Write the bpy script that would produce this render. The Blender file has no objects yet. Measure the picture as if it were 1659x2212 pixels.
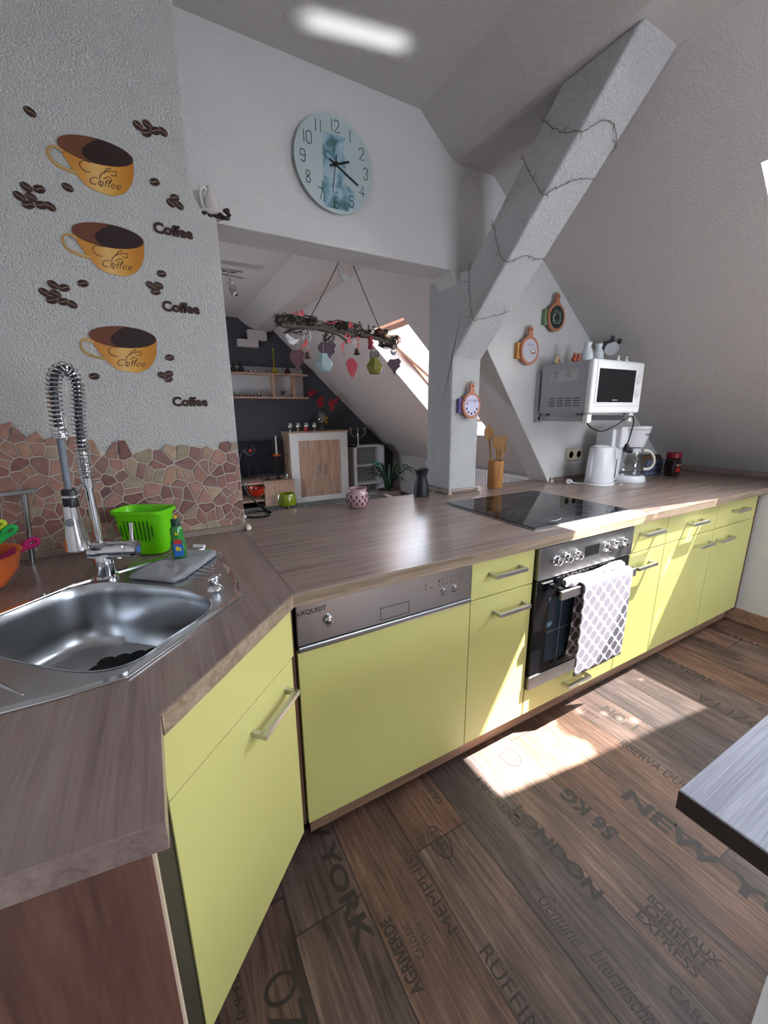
import bpy, bmesh, math, random
from mathutils import Vector, Matrix
from mathutils.geometry import tessellate_polygon

S = bpy.context.scene
COL = S.collection
PI = math.pi
random.seed(7)

# ------------------------------------------------------------------ camera, world, lights, exposure
cam_d = bpy.data.cameras.new('camera')
cam = bpy.data.objects.new('camera', cam_d); COL.objects.link(cam); S.camera = cam
right = Vector((0.87247378, -0.48857814, -0.00899475)); up = Vector((0.12369345, 0.20300209, 0.97133418)); fwd = Vector((0.47274669, 0.84857619, -0.23754792))
cam.matrix_world = Matrix(((right.x, up.x, -fwd.x, -0.25784), (right.y, up.y, -fwd.y, -0.94902), (right.z, up.z, -fwd.z, 1.34626), (0, 0, 0, 1)))
cam_d.sensor_fit = 'VERTICAL'; cam_d.sensor_height = 36.0
cam_d.lens = 872.566 / 2212 * 36.0
cam_d.clip_start = 0.02; cam_d.clip_end = 200

S.view_settings.view_transform = 'Standard'
S.view_settings.look = 'None'
S.view_settings.gamma = 1.0
S.view_settings.use_curve_mapping = False
S.view_settings.exposure = 2.15

world = bpy.data.worlds.new('World'); S.world = world
world.use_nodes = True
wn = world.node_tree.nodes; wl = world.node_tree.links
wn['Background'].inputs[0].default_value = (0.74, 0.86, 1.0, 1)
wn['Background'].inputs[1].default_value = 5.2

sun_d = bpy.data.lights.new('sun', 'SUN'); sun = bpy.data.objects.new('sun', sun_d); COL.objects.link(sun)
sun.rotation_euler = Vector((-0.54, 0.228, -1.0)).to_track_quat('-Z', 'Y').to_euler()
sun_d.energy = 17.0; sun_d.angle = 0.012; sun_d.color = (1.0, 0.95, 0.89)
sun['label'] = 'sun'

def portal(name, loc, nrm, sx, sy):
    d = bpy.data.lights.new(name, 'AREA'); o = bpy.data.objects.new(name, d); COL.objects.link(o)
    d.shape = 'RECTANGLE'; d.size = sx; d.size_y = sy
    o.location = loc; o.rotation_euler = Vector(nrm).to_track_quat('-Z', 'Y').to_euler()
    d.cycles.is_portal = True
    return o

# area lamp set up as daylight; nothing calls it
def daylight(name, loc, nrm, sx, sy, e, col):
    d = bpy.data.lights.new(name, 'AREA'); o = bpy.data.objects.new(name, d); COL.objects.link(o)
    d.shape = 'RECTANGLE'; d.size = sx; d.size_y = sy; d.energy = e; d.color = col
    o.location = loc; o.rotation_euler = Vector(nrm).to_track_quat('-Z', 'Y').to_euler()
    return o

# ------------------------------------------------------------------ materials
def lin(c):
    if isinstance(c, str):
        c = tuple(int(c[i:i+2], 16) / 255 for i in (0, 2, 4))
    return tuple(((x / 12.92) if x <= .04045 else ((x + .055) / 1.055) ** 2.4) for x in c) + (1.0,)

MATS = {}
def mat(name, c, rough=.5, metal=0.0, bump=0, bscale=40, alpha=1, trans=0, ior=1.45, emit=0, spec=None, var=0, coat=0, aniso=0):
    if name in MATS: return MATS[name]
    m = bpy.data.materials.new(name); m.use_nodes = True
    nt = m.node_tree; n = nt.nodes; l = nt.links; b = n['Principled BSDF']
    b.inputs['Base Color'].default_value = lin(c); b.inputs['Roughness'].default_value = rough
    b.inputs['Metallic'].default_value = metal
    b.inputs['Transmission Weight'].default_value = trans; b.inputs['IOR'].default_value = ior
    b.inputs['Coat Weight'].default_value = coat
    b.inputs['Anisotropic'].default_value = aniso
    if spec is not None: b.inputs['Specular IOR Level'].default_value = spec
    if alpha < 1: b.inputs['Alpha'].default_value = alpha
    if emit: b.inputs['Emission Color'].default_value = lin(c); b.inputs['Emission Strength'].default_value = emit
    tc = n.new('ShaderNodeTexCoord')
    ns = n.new('ShaderNodeTexNoise'); ns.inputs['Scale'].default_value = bscale; ns.inputs['Detail'].default_value = 4
    l.new(tc.outputs['Object'], ns.inputs['Vector'])
    if bump:
        bp = n.new('ShaderNodeBump'); bp.inputs['Strength'].default_value = min(1, bump); bp.inputs['Distance'].default_value = .004
        l.new(ns.outputs['Fac'], bp.inputs['Height']); l.new(bp.outputs[0], b.inputs['Normal'])
    if var:
        n2 = n.new('ShaderNodeTexNoise'); n2.inputs['Scale'].default_value = 6; l.new(tc.outputs['Object'], n2.inputs['Vector'])
        mx = n.new('ShaderNodeMix'); mx.data_type = 'RGBA'
        cc = lin(c); mx.inputs[6].default_value = cc; mx.inputs[7].default_value = tuple(x * (1 - var) for x in cc[:3]) + (1,)
        l.new(n2.outputs['Fac'], mx.inputs[0]); l.new(mx.outputs[2], b.inputs['Base Color'])
    MATS[name] = m; return m

def plaster(name, c, scale, dist, strength=1.0, rough=.92):
    m = mat(name, c, rough); n = m.node_tree.nodes; l = m.node_tree.links; b = n['Principled BSDF']
    b.inputs['Specular IOR Level'].default_value = .2
    tc = n.new('ShaderNodeTexCoord')
    a = n.new('ShaderNodeTexNoise'); a.inputs['Scale'].default_value = scale; a.inputs['Detail'].default_value = 5; a.inputs['Roughness'].default_value = .55
    l.new(tc.outputs['Object'], a.inputs['Vector'])
    mx = n.new('ShaderNodeMath'); mx.operation = 'MULTIPLY_ADD'; mx.inputs[1].default_value = 1.4
    r = n.new('ShaderNodeMapRange'); r.inputs[1].default_value = .40; r.inputs[2].default_value = .70
    l.new(a.outputs['Fac'], r.inputs[0]); l.new(r.outputs[0], mx.inputs[0]); l.new(a.outputs['Fac'], mx.inputs[2])
    bp = n.new('ShaderNodeBump'); bp.inputs['Strength'].default_value = strength; bp.inputs['Distance'].default_value = dist
    l.new(mx.outputs[0], bp.inputs['Height']); l.new(bp.outputs[0], b.inputs['Normal'])
    return m

def wood(name, c1, c2, c3, axis, scale=1.0, rough=.5, bump=.15, stretch=14, dark=0.0):
    """procedural wood, grain along 'axis'"""
    if name in MATS: return MATS[name]
    m = mat(name, c1, rough); n = m.node_tree.nodes; l = m.node_tree.links; b = n['Principled BSDF']
    tc = n.new('ShaderNodeTexCoord'); mp = n.new('ShaderNodeMapping')
    s = [stretch * scale] * 3; s['xyz'.index(axis)] = scale
    mp.inputs['Scale'].default_value = s
    l.new(tc.outputs['Object'], mp.inputs['Vector'])
    a = n.new('ShaderNodeTexNoise'); a.inputs['Scale'].default_value = 1.6; a.inputs['Detail'].default_value = 8; a.inputs['Roughness'].default_value = .62; a.inputs['Distortion'].default_value = .5
    f = n.new('ShaderNodeTexNoise'); f.inputs['Scale'].default_value = 7; f.inputs['Detail'].default_value = 6; f.inputs['Roughness'].default_value = .7
    l.new(mp.outputs[0], a.inputs['Vector']); l.new(mp.outputs[0], f.inputs['Vector'])
    cr = n.new('ShaderNodeValToRGB'); e = cr.color_ramp.elements
    e[0].position = .33; e[0].color = lin(c3); e[1].position = .68; e[1].color = lin(c2)
    x = e.new(.5); x.color = lin(c1)
    l.new(a.outputs['Fac'], cr.inputs[0])
    r = n.new('ShaderNodeMapRange'); r.inputs[1].default_value = .35; r.inputs[2].default_value = .65; r.inputs[3].default_value = .82; r.inputs[4].default_value = 1.1
    l.new(f.outputs['Fac'], r.inputs[0])
    mx = n.new('ShaderNodeMix'); mx.data_type = 'RGBA'; mx.blend_type = 'MULTIPLY'; mx.inputs[0].default_value = 1
    l.new(cr.outputs[0], mx.inputs[6]); l.new(r.outputs[0], mx.inputs[7])
    l.new(mx.outputs[2], b.inputs['Base Color'])
    bp = n.new('ShaderNodeBump'); bp.inputs['Strength'].default_value = bump; bp.inputs['Distance'].default_value = .002
    l.new(f.outputs['Fac'], bp.inputs['Height']); l.new(bp.outputs[0], b.inputs['Normal'])
    return m

def glassy(name, c, rough=0.0, tint=.9, mixf=.12):
    """thin glass that lets light through: mix of transparent and glossy"""
    if name in MATS: return MATS[name]
    m = bpy.data.materials.new(name); m.use_nodes = True; nt = m.node_tree; nt.nodes.clear()
    o = nt.nodes.new('ShaderNodeOutputMaterial'); t = nt.nodes.new('ShaderNodeBsdfTransparent'); g = nt.nodes.new('ShaderNodeBsdfGlossy')
    lw = nt.nodes.new('ShaderNodeLayerWeight'); lw.inputs[0].default_value = .35
    ad = nt.nodes.new('ShaderNodeMath'); ad.operation = 'MULTIPLY_ADD'; ad.inputs[1].default_value = .55; ad.inputs[2].default_value = mixf; ad.use_clamp = True
    mx = nt.nodes.new('ShaderNodeMixShader')
    t.inputs[0].default_value = lin(c); g.inputs['Roughness'].default_value = rough; g.inputs[0].default_value = (.9, .9, .9, 1)
    nt.links.new(lw.outputs['Fresnel'], ad.inputs[0]); nt.links.new(ad.outputs[0], mx.inputs[0])
    nt.links.new(t.outputs[0], mx.inputs[1]); nt.links.new(g.outputs[0], mx.inputs[2]); nt.links.new(mx.outputs[0], o.inputs[0])
    MATS[name] = m; return m

m_plaster_rough = plaster('rough white plaster', 'e8e7e3', 165, .0055, .85)
m_plaster = plaster('white plaster', 'cecbc9', 110, .0012, .6)
m_plaster_beam = plaster('beam plaster', 'e0e0e0', 150, .0045, .85)
m_ceil = plaster('ceiling plaster', 'c4bfbc', 50, .0012, .6)
m_ceil2 = plaster('living room plaster', 'cdc6c3', 40, .0012, .6)
m_dark = mat('anthracite wall paint', '4b4c53', .85, bump=.2, bscale=80)
m_green = mat('lime green laminate', 'cbc67c', .42, bump=.04, bscale=250)
m_top_x = wood('worktop laminate lengthwise', '8e7b72', '97857b', '79665d', 'x', 1.0, .24, .05, 26)
m_top_y = wood('worktop laminate crosswise', '8a7770', '94827a', '75625b', 'y', 1.0, .28, .05, 26)
m_edge = wood('worktop edge laminate', '97836f', 'a8957f', '77634f', 'x', 1.4, .45, .05, 20)
m_brown = wood('dark brown end panel laminate', '6b4a3e', '7a594b', '533830', 'z', 1.3, .5, .1, 14)
m_plinth = wood('brown plinth laminate', '98765f', 'a9866e', '7d604c', 'x', 1.0, .5, .05, 18)
m_white = mat('white lacquer', 'e9e9ea', .3)
m_white_mat = mat('matt white', 'e2e2e0', .6)
m_black = mat('black plastic', '15161a', .4)
m_void = mat('dark cavity', '100f0f', .8)
m_chrome = mat('chrome', 'd9dadd', .06, 1.0)
m_steel = mat('brushed steel', 'a9abae', .27, 1.0, bump=.02, bscale=300)
m_steel_sink = mat('sink steel', 'bfc2c6', .25, 1.0)
m_steel_panel = mat('appliance steel', '8f9093', .33, 1.0)
m_handle = mat('satin steel handle', 'c9cacc', .3, 1.0)
m_grey_metal = mat('grey painted sheet metal', 'a6abb3', .5)
m_oven_glass = mat('black oven glass', '0b0c0f', .05, 0, spec=.6, coat=.3)
m_hob = mat('black ceramic glass', '0a0b0d', .04, 0, spec=.6)
m_print = mat('dark print', '1c1b1b', .6)
m_print_grey = mat('grey print', '6f7378', .6)
m_glass = glassy('clear glass', 'f4f8f8')
m_pane = glassy('window pane', 'ffffff', 0, 1, .02)
m_oak = wood('light oak veneer', 'bd9c86', 'cbae98', '9d8069', 'z', 1.6, .55, .1, 10)
m_oak_x = wood('light oak veneer across', 'bd9c86', 'cbae98', '9d8069', 'x', 1.6, .55, .1, 10)
m_bamboo = wood('bamboo', 'b9814a', 'c8925a', 'a06c3a', 'z', 3, .5, .1, 8)
m_spoon = wood('bamboo utensil', 'ae8050', 'bd9060', '96683c', 'z', 4, .55, .1, 8)
m_rope = mat('brown cord', '5c4a3d', .9)
m_twig = mat('grey brown bark', '6d645a', .9, bump=.8, bscale=60, var=.5)
m_moss = mat('dried brown moss', '3c2f27', .95)
m_red_ribbon = mat('salmon red ribbon', 'd8575a', .6)

# ------------------------------------------------------------------ mesh builder
ORG = {}
class M:
    def __init__(s, xf=None): s.bm = bmesh.new(); s.xf = xf
    def face(s, vs):
        try: return s.bm.faces.new(vs)
        except ValueError: return None
    def box(s, x0, x1, y0, y1, z0, z1):
        v = [s.bm.verts.new(p) for p in ((x0,y0,z0),(x1,y0,z0),(x1,y1,z0),(x0,y1,z0),(x0,y0,z1),(x1,y0,z1),(x1,y1,z1),(x0,y1,z1))]
        for f in ((0,3,2,1),(4,5,6,7),(0,1,5,4),(1,2,6,5),(2,3,7,6),(3,0,4,7)): s.face([v[i] for i in f])
        return s
    def obox(s, c, ax, hs):
        c = Vector(c); a = [Vector(q).normalized() * h for q, h in zip(ax, hs)]
        v = [s.bm.verts.new(c + a[0]*i + a[1]*j + a[2]*k) for k in (-1,1) for j in (-1,1) for i in (-1,1)]
        for f in ((0,2,3,1),(4,5,7,6),(0,1,5,4),(1,3,7,5),(3,2,6,7),(2,0,4,6)): s.face([v[i] for i in f])
        return s
    def plate(s, loops, frame, off):
        """loops of 2d points (first outer, others holes); frame maps (u,v)->3d; off: extrusion vector"""
        off = Vector(off); L3 = [[Vector((a, b, 0)) for a, b in lp] for lp in loops]
        tris = tessellate_polygon(L3); flat = [p for lp in L3 for p in lp]
        A = [s.bm.verts.new(frame(p.x, p.y)) for p in flat]; B = [s.bm.verts.new(Vector(frame(p.x, p.y)) + off) for p in flat]
        for t in tris: s.face([A[i] for i in t]); s.face([B[i] for i in reversed(t)])
        k = 0
        for lp in L3:
            n = len(lp)
            for i in range(n): j = (i + 1) % n; s.face([A[k+i], A[k+j], B[k+j], B[k+i]])
            k += n
        return s
    def xz(s, pts, y0, y1): return s.plate([pts] if not isinstance(pts[0][0], (list, tuple)) else pts, lambda a, b: (a, y0, b), (0, y1 - y0, 0))
    def xy(s, pts, z0, z1): return s.plate([pts] if not isinstance(pts[0][0], (list, tuple)) else pts, lambda a, b: (a, b, z0), (0, 0, z1 - z0))
    def yz(s, pts, x0, x1): return s.plate([pts] if not isinstance(pts[0][0], (list, tuple)) else pts, lambda a, b: (x0, a, b), (x1 - x0, 0, 0))
    def tube(s, pts, r, seg=8, closed=False, flat=1.0):
        pts = [Vector(p) for p in pts]; n = len(pts); rr = r if isinstance(r, (list, tuple)) else [r] * n
        T = []
        for i in range(n):
            a = pts[(i-1) % n] if (closed or i > 0) else pts[i]; b = pts[(i+1) % n] if (closed or i < n-1) else pts[i]
            T.append((b - a).normalized())
        u = T[0].orthogonal().normalized(); rings = []
        for i in range(n):
            u = (u - T[i] * u.dot(T[i])); u = u.normalized() if u.length > 1e-6 else T[i].orthogonal().normalized()
            w = T[i].cross(u)
            rings.append([s.bm.verts.new(pts[i] + (u * math.cos(2*PI*k/seg) + w * math.sin(2*PI*k/seg) * flat) * rr[i]) for k in range(seg)])
        for i in range(n if closed else n - 1):
            a = rings[i]; b = rings[(i+1) % n]
            for k in range(seg): s.face([a[k], a[(k+1) % seg], b[(k+1) % seg], b[k]])
        if not closed: s.face(list(reversed(rings[0]))); s.face(rings[-1])
        return s
    def lathe(s, prof, c=(0,0,0), seg=24, ax=(0,0,1), sx=1, sy=1, cap0=True, cap1=True):
        c = Vector(c); z = Vector(ax).normalized(); u = z.orthogonal().normalized() if abs(z.z) < .99 else Vector((1,0,0)); w = z.cross(u)
        rings = []
        for r, h in prof:
            rings.append([s.bm.verts.new(c + z*h + u*(r*sx*math.cos(2*PI*k/seg)) + w*(r*sy*math.sin(2*PI*k/seg))) for k in range(seg)])
        for a, b in zip(rings, rings[1:]):
            for k in range(seg): s.face([a[k], a[(k+1) % seg], b[(k+1) % seg], b[k]])
        if cap0: s.face(list(reversed(rings[0])))
        if cap1: s.face(rings[-1])
        return s
    def ball(s, c, r, seg=14, rot=None):
        r = r if isinstance(r, (list, tuple)) else (r, r, r)
        mt = Matrix.Translation(Vector(c)) @ (rot.to_4x4() if rot else Matrix.Identity(4)) @ Matrix.Diagonal((r[0], r[1], r[2], 1))
        bmesh.ops.create_uvsphere(s.bm, u_segments=seg, v_segments=max(6, seg*2//3), radius=1, matrix=mt)
        return s
    def disc(s, c, nrm, r, seg=24, h=.001): return s.lathe([(r, 0), (r, h)], c, seg, nrm)
    def text(s, body, size, mtx, offset=0.0, align='CENTER', extrude=0.0, shear=0, sx=1.0):
        cu = bpy.data.curves.new('t', 'FONT'); cu.body = body; cu.size = size; cu.offset = offset; cu.align_x = align; cu.align_y = 'CENTER'
        cu.extrude = extrude; cu.shear = shear; cu.resolution_u = 3
        o = bpy.data.objects.new('t', cu); COL.objects.link(o); bpy.context.view_layer.update()
        me = bpy.data.meshes.new_from_object(o.evaluated_get(bpy.context.evaluated_depsgraph_get()))
        me.transform(mtx @ Matrix.Diagonal((sx, 1, 1, 1))); s.bm.from_mesh(me)
        bpy.data.meshes.remove(me); bpy.data.objects.remove(o); bpy.data.curves.remove(cu)
        return s
    def build(s, name, m, parent=None, smooth=False, bevel=0, seg=2, recalc=True, sub=0):
        if s.xf is not None: s.bm.transform(s.xf)
        org = Vector((0,0,0)); p = parent
        while p is not None:
            if p in ORG: org = ORG[p]; break
            p = p.parent
        if org.length: bmesh.ops.translate(s.bm, verts=s.bm.verts, vec=-org)
        if recalc: bmesh.ops.recalc_face_normals(s.bm, faces=s.bm.faces)
        me = bpy.data.meshes.new(name); s.bm.to_mesh(me); s.bm.free()
        if smooth:
            for f in me.polygons: f.use_smooth = True
        me.materials.append(m)
        o = bpy.data.objects.new(name, me); COL.objects.link(o)
        if parent is not None: o.parent = parent
        if bevel:
            b = o.modifiers.new('bevel', 'BEVEL'); b.width = bevel; b.segments = seg; b.limit_method = 'ANGLE'; b.angle_limit = .6
            b.harden_normals = False
        if sub:
            b = o.modifiers.new('sub', 'SUBSURF'); b.levels = sub; b.render_levels = sub
        if smooth:
            try:
                me.set_sharp_from_angle(angle=.7)
            except Exception: pass
        return o

def tag(o, label, cat, group=None, kind=None):
    o['label'] = label
    if cat: o['category'] = cat
    if group: o['group'] = group
    if kind: o['kind'] = kind
    return o
def thing(name, label, cat, loc=(0,0,0), group=None, kind=None):
    o = bpy.data.objects.new(name, None); COL.objects.link(o); o.empty_display_size = .05
    o.location = loc; ORG[o] = Vector(loc)
    return tag(o, label, cat, group, kind)
def copy_tree(o, loc, label=None, rz=None):
    c = o.copy(); COL.objects.link(c); c.location = loc
    if rz is not None: c.rotation_euler = (0, 0, rz)
    if label: c['label'] = label
    for ch in list(o.children):
        d = ch.copy(); COL.objects.link(d); d.parent = c
        for g in list(ch.children):
            e = g.copy(); COL.objects.link(e); e.parent = d
    return c
def struct(o, label):
    o['kind'] = 'structure'; o['label'] = label; o['category'] = 'building part'; return o
def T(x, y, z, rx=0, ry=0, rz=0):
    from mathutils import Euler
    return Matrix.Translation((x, y, z)) @ Euler((rx, ry, rz)).to_matrix().to_4x4()
FRONT = (PI/2, 0, 0)      # text standing in an xz plane, read from -y
def arc(c, r, a0, a1, n, plane='xz'):
    out = []
    for i in range(n + 1):
        a = a0 + (a1 - a0) * i / n; p = (c[0] + r*math.cos(a), c[1] + r*math.sin(a)); out.append(p)
    return out
def smooth_loop(pts, n=6, closed=True):
    out = []; N = len(pts)
    rng = range(N) if closed else range(N - 1)
    for i in rng:
        g = lambda k: Vector(pts[k % N]) if closed else Vector(pts[max(0, min(N-1, k))])
        p0, p1, p2, p3 = g(i-1), g(i), g(i+1), g(i+2)
        for k in range(n):
            t = k / n
            out.append(tuple(.5*((2*p1) + (p2-p0)*t + (2*p0-5*p1+4*p2-p3)*t*t + (3*p1-p0-3*p2+p3)*t*t*t)))
    if not closed: out.append(tuple(pts[-1]))
    return out

ZF = .057; ZT = .908; ZU = .870      # floor, worktop top, worktop underside

# ------------------------------------------------------------------ floor
def floor_material():
    m = mat('printed plank vinyl', '6a4f42', .56); n = m.node_tree.nodes; l = m.node_tree.links; b = n['Principled BSDF']
    tc = n.new('ShaderNodeTexCoord'); sp = n.new('ShaderNodeSeparateXYZ'); l.new(tc.outputs['Object'], sp.inputs[0])
    def math_(op, a, bb=None, c=None):
        q = n.new('ShaderNodeMath'); q.operation = op
        for i, v in enumerate((a, bb, c)):
            if v is None: continue
            if isinstance(v, (int, float)): q.inputs[i].default_value = v
            else: l.new(v, q.inputs[i])
        return q.outputs[0]
    xr = math_('MULTIPLY_ADD', sp.outputs[0], 1/.19, -.45); row = math_('FLOOR', xr)
    wn1 = n.new('ShaderNodeTexWhiteNoise'); wn1.noise_dimensions = '1D'; l.new(row, wn1.inputs['W'])
    yy = math_('MULTIPLY_ADD', sp.outputs[1], 1/1.15, wn1.outputs['Value']); col = math_('FLOOR', yy)
    cmb = n.new('ShaderNodeCombineXYZ'); l.new(row, cmb.inputs[0]); l.new(col, cmb.inputs[1])
    wn2 = n.new('ShaderNodeTexWhiteNoise'); wn2.noise_dimensions = '2D'; l.new(cmb.outputs[0], wn2.inputs['Vector'])
    # grain, offset per plank
    mp = n.new('ShaderNodeMapping'); mp.inputs['Scale'].default_value = (55, 3.2, 1)
    ad = n.new('ShaderNodeVectorMath'); ad.operation = 'MULTIPLY_ADD'; ad.inputs[1].default_value = (7, 7, 7)
    l.new(wn2.outputs['Color'], ad.inputs[0]); l.new(tc.outputs['Object'], ad.inputs[2]); l.new(ad.outputs[0], mp.inputs['Vector'])
    g = n.new('ShaderNodeTexNoise'); g.inputs['Scale'].default_value = 1.5; g.inputs['Detail'].default_value = 9; g.inputs['Roughness'].default_value = .66; g.inputs['Distortion'].default_value = .9
    l.new(mp.outputs[0], g.inputs['Vector'])
    mp2 = n.new('ShaderNodeMapping'); mp2.inputs['Scale'].default_value = (9, 3, 1); l.new(ad.outputs[0], mp2.inputs['Vector'])
    g2 = n.new('ShaderNodeTexNoise'); g2.inputs['Scale'].default_value = 1.0; g2.inputs['Detail'].default_value = 4; l.new(mp2.outputs[0], g2.inputs['Vector'])
    cr = n.new('ShaderNodeValToRGB'); e = cr.color_ramp.elements
    e[0].position = .30; e[0].color = lin('41362f'); e[1].position = .74; e[1].color = lin('94837a')
    x = e.new(.47); x.color = lin('65564f')
    l.new(g.outputs['Fac'], cr.inputs[0])
    tint = n.new('ShaderNodeValToRGB'); t = tint.color_ramp.elements; tint.color_ramp.interpolation = 'LINEAR'
    t[0].position = 0; t[0].color = lin('b6b2b6'); t[1].position = 1; t[1].color = lin('f0cdb0'); q = t.new(.5); q.color = lin('d6c8c1')
    l.new(wn2.outputs['Value'], tint.inputs[0])
    m1 = n.new('ShaderNodeMix'); m1.data_type = 'RGBA'; m1.blend_type = 'MULTIPLY'; m1.inputs[0].default_value = 1
    l.new(cr.outputs[0], m1.inputs[6]); l.new(tint.outputs[0], m1.inputs[7])
    r2 = n.new('ShaderNodeMapRange'); r2.inputs[1].default_value = .3; r2.inputs[2].default_value = .75; r2.inputs[3].default_value = .45; r2.inputs[4].default_value = 1.5
    l.new(g2.outputs['Fac'], r2.inputs[0])
    m2 = n.new('ShaderNodeMix'); m2.data_type = 'RGBA'; m2.blend_type = 'MULTIPLY'; m2.inputs[0].default_value = 1
    l.new(m1.outputs[2], m2.inputs[6]); l.new(r2.outputs[0], m2.inputs[7])
    # seams
    fx = math_('FRACT', xr); fy = math_('FRACT', yy)
    sx = math_('LESS_THAN', math_('MINIMUM', fx, math_('SUBTRACT', 1.0, fx)), .012)
    sy = math_('LESS_THAN', math_('MINIMUM', fy, math_('SUBTRACT', 1.0, fy)), .0022)
    sm = math_('MAXIMUM', sx, sy)
    m3 = n.new('ShaderNodeMix'); m3.data_type = 'RGBA'; l.new(math_('MULTIPLY', sm, .75), m3.inputs[0])
    l.new(m2.outputs[2], m3.inputs[6]); m3.inputs[7].default_value = lin('1c1512')
    l.new(m3.outputs[2], b.inputs['Base Color'])
    hb = math_('SUBTRACT', g.outputs['Fac'], math_('MULTIPLY', sm, .5))
    bp = n.new('ShaderNodeBump'); bp.inputs['Strength'].default_value = .3; bp.inputs['Distance'].default_value = .0025
    l.new(hb, bp.inputs['Height']); l.new(bp.outputs[0], b.inputs['Normal'])
    return m
fl = struct(M().box(-1.1, 3.45, -3.3, 5.25, ZF - .12, ZF).build('floor', floor_material()), 'brown wood-look vinyl plank floor printed with old crate lettering')
# lettering: (text, x, y of centre, height, direction -1 reads toward -y / +1 toward +y, boldness)
LT = M()
def floor_word(txt, x, y0, y1, h, bold=0.0, shear=0):
    """text along the plank from y0 to y1"""
    L = abs(y1 - y0); d = -1 if y1 < y0 else 1
    k = .62 * h * len(txt)
    LT.text(txt, h / .78, Matrix.Translation((x, (y0+y1)/2, ZF + .0006)) @ Matrix.Rotation(-PI/2 if d < 0 else PI/2, 4, 'Z'), bold*.6, sx=L / max(k, .001), shear=shear)
floor_word('NEW YORK', .045, .17, -.215, .052, .004)
floor_word('NEW YORK', 1.015, -.445, -.90, .062, .005)
floor_word('NEW YORK', 1.965, .04, -.20, .055, .003)
floor_word('LONDON', .645, -.266, -.465, .045, .003)
floor_word('MEMPHIS', .255, -.365, -.184, .036)
floor_word('RISERVA DUCALE', 1.222, -.244, -.52, .045)
floor_word('56 KG', .840, -.43, -.262, .055, .005)
floor_word('EPAL', .357, -.145, -.215, .032)
floor_word('CALIFORNIA', .436, -.068, .045, .028, .001)
floor_word('Genuine', .512, -.43, -.55, .05, -.001, .5)
floor_word('Literarische', .527, -.56, -.73, .05, -.001, .5)
floor_word('RUFFINO', .296, -.455, -.64, .04)
floor_word('AGRIVERDE', .114, -.415, -.28, .034, .0015)
floor_word('CALDARI', .155, -.375, -.31, .02)
floor_word('ITALIA', .185, -.365, -.315, .018)
floor_word('OZ', -.165, -.25, -.33, .085)
floor_word('OZETA', 1.80, -.46, -.272, .075)
floor_word('03-6-0', -.25, -.185, -.275, .022)
floor_word('BORDEAUX', 1.70, -.05, -.20, .028, .001)
floor_word('ORIENT EXPR', 1.66, -.05, -.22, .028, .001)
floor_word('TRADE D XPRIS', 1.61, -.04, -.25, .028)
floor_word('NO. 1', 1.345, -.075, -.22, .055, .003)
floor_word('1897', 1.26, -.03, -.10, .03)
floor_word('Tienda', 1.48, -.03, -.14, .04, -.001, .5)
floor_word('CUVEE AVANT GUERRE', 1.42, -.22, -.42, .026, .001)
floor_word('EXPORT', .615, -.245, -.08, .035, .001)
floor_word('BTN.', .99, -.10, -.155, .035, .003)
floor_word('EUR', .785, -.03, -.085, .04)
floor_word('EPAL', 2.315, -.13, -.20, .045)
floor_word('PORTLAND', 2.56, .0, -.24, .04, .002)
floor_word('ROMANEE', 1.93, -.44, -.58, .04)
floor_word('MEMPHIS', 2.18, -.34, -.16, .035)
floor_word('BORDEAUX', .765, -.60, -.72, .028, .001)
floor_word('ORIENT', .735, -.60, -.72, .03, .001)
floor_word('EXPRESS', .70, -.59, -.72, .03, .001)
floor_word('CARGO', .62, -.72, -.80, .03)
for cx, cy, a, b_ in ((.357, -.18, .028, .052), (.785, -.057, .035, .045), (2.315, -.165, .036, .055)):
    LT.tube([(cx + a*math.cos(t*PI/16), cy + b_*math.sin(t*PI/16), ZF) for t in range(32)], .0016, 4, True)
LT.build('printed_lettering', mat('faded floor print', '332a26', .6), fl, recalc=False)

# ------------------------------------------------------------------ room shell
WX0, WX1 = -.95, 3.34
# wall carrying the coffee stickers: shoulder beside the opening at z 1.985
struct(M().xz([(-.95, ZF), (.012, ZF), (.012, 1.985), (-.03, 1.995), (-.052, 2.03), (-.06, 2.1), (-.052, 2.60), (-.95, 2.60)], .66, .94).build('wall_left', m_plaster_rough, bevel=.006), 'rough white plastered wall with coffee cup stickers')
# lintel wall with the clock and gable part to the right of the post
g = [(-.2, 2.012), (1.09, 2.012), (1.922, .895), (1.942, ZU), (3.36, ZU), (3.36, .862), (1.335, 2.457), (1.335, 2.75), (-.2, 2.75)]
struct(M().xz(g, .78, .94).build('wall_back', m_plaster, bevel=.004), 'white wall above the serving hatch and behind the microwave')
struct(M().box(.012, 3.0, .88, .94, ZF, ZU - .002).build('wall_back', m_plaster), 'low white wall under the back of the worktop')
# ceiling with bevelled purlin casing
struct(M().box(-1.1, 1.0, -3.3, 5.2, 2.60, 2.72).build('ceiling', m_ceil), 'flat white ceiling')
struct(M().xz([(.88, 2.62), (.93, 2.575), (1.06, 2.475), (1.10, 2.455), (1.336, 2.455), (1.336, 2.72), (.88, 2.72)], -3.3, 5.1).build('trim_1', m_ceil, bevel=.012), 'white plastered roof purlin')
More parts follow.
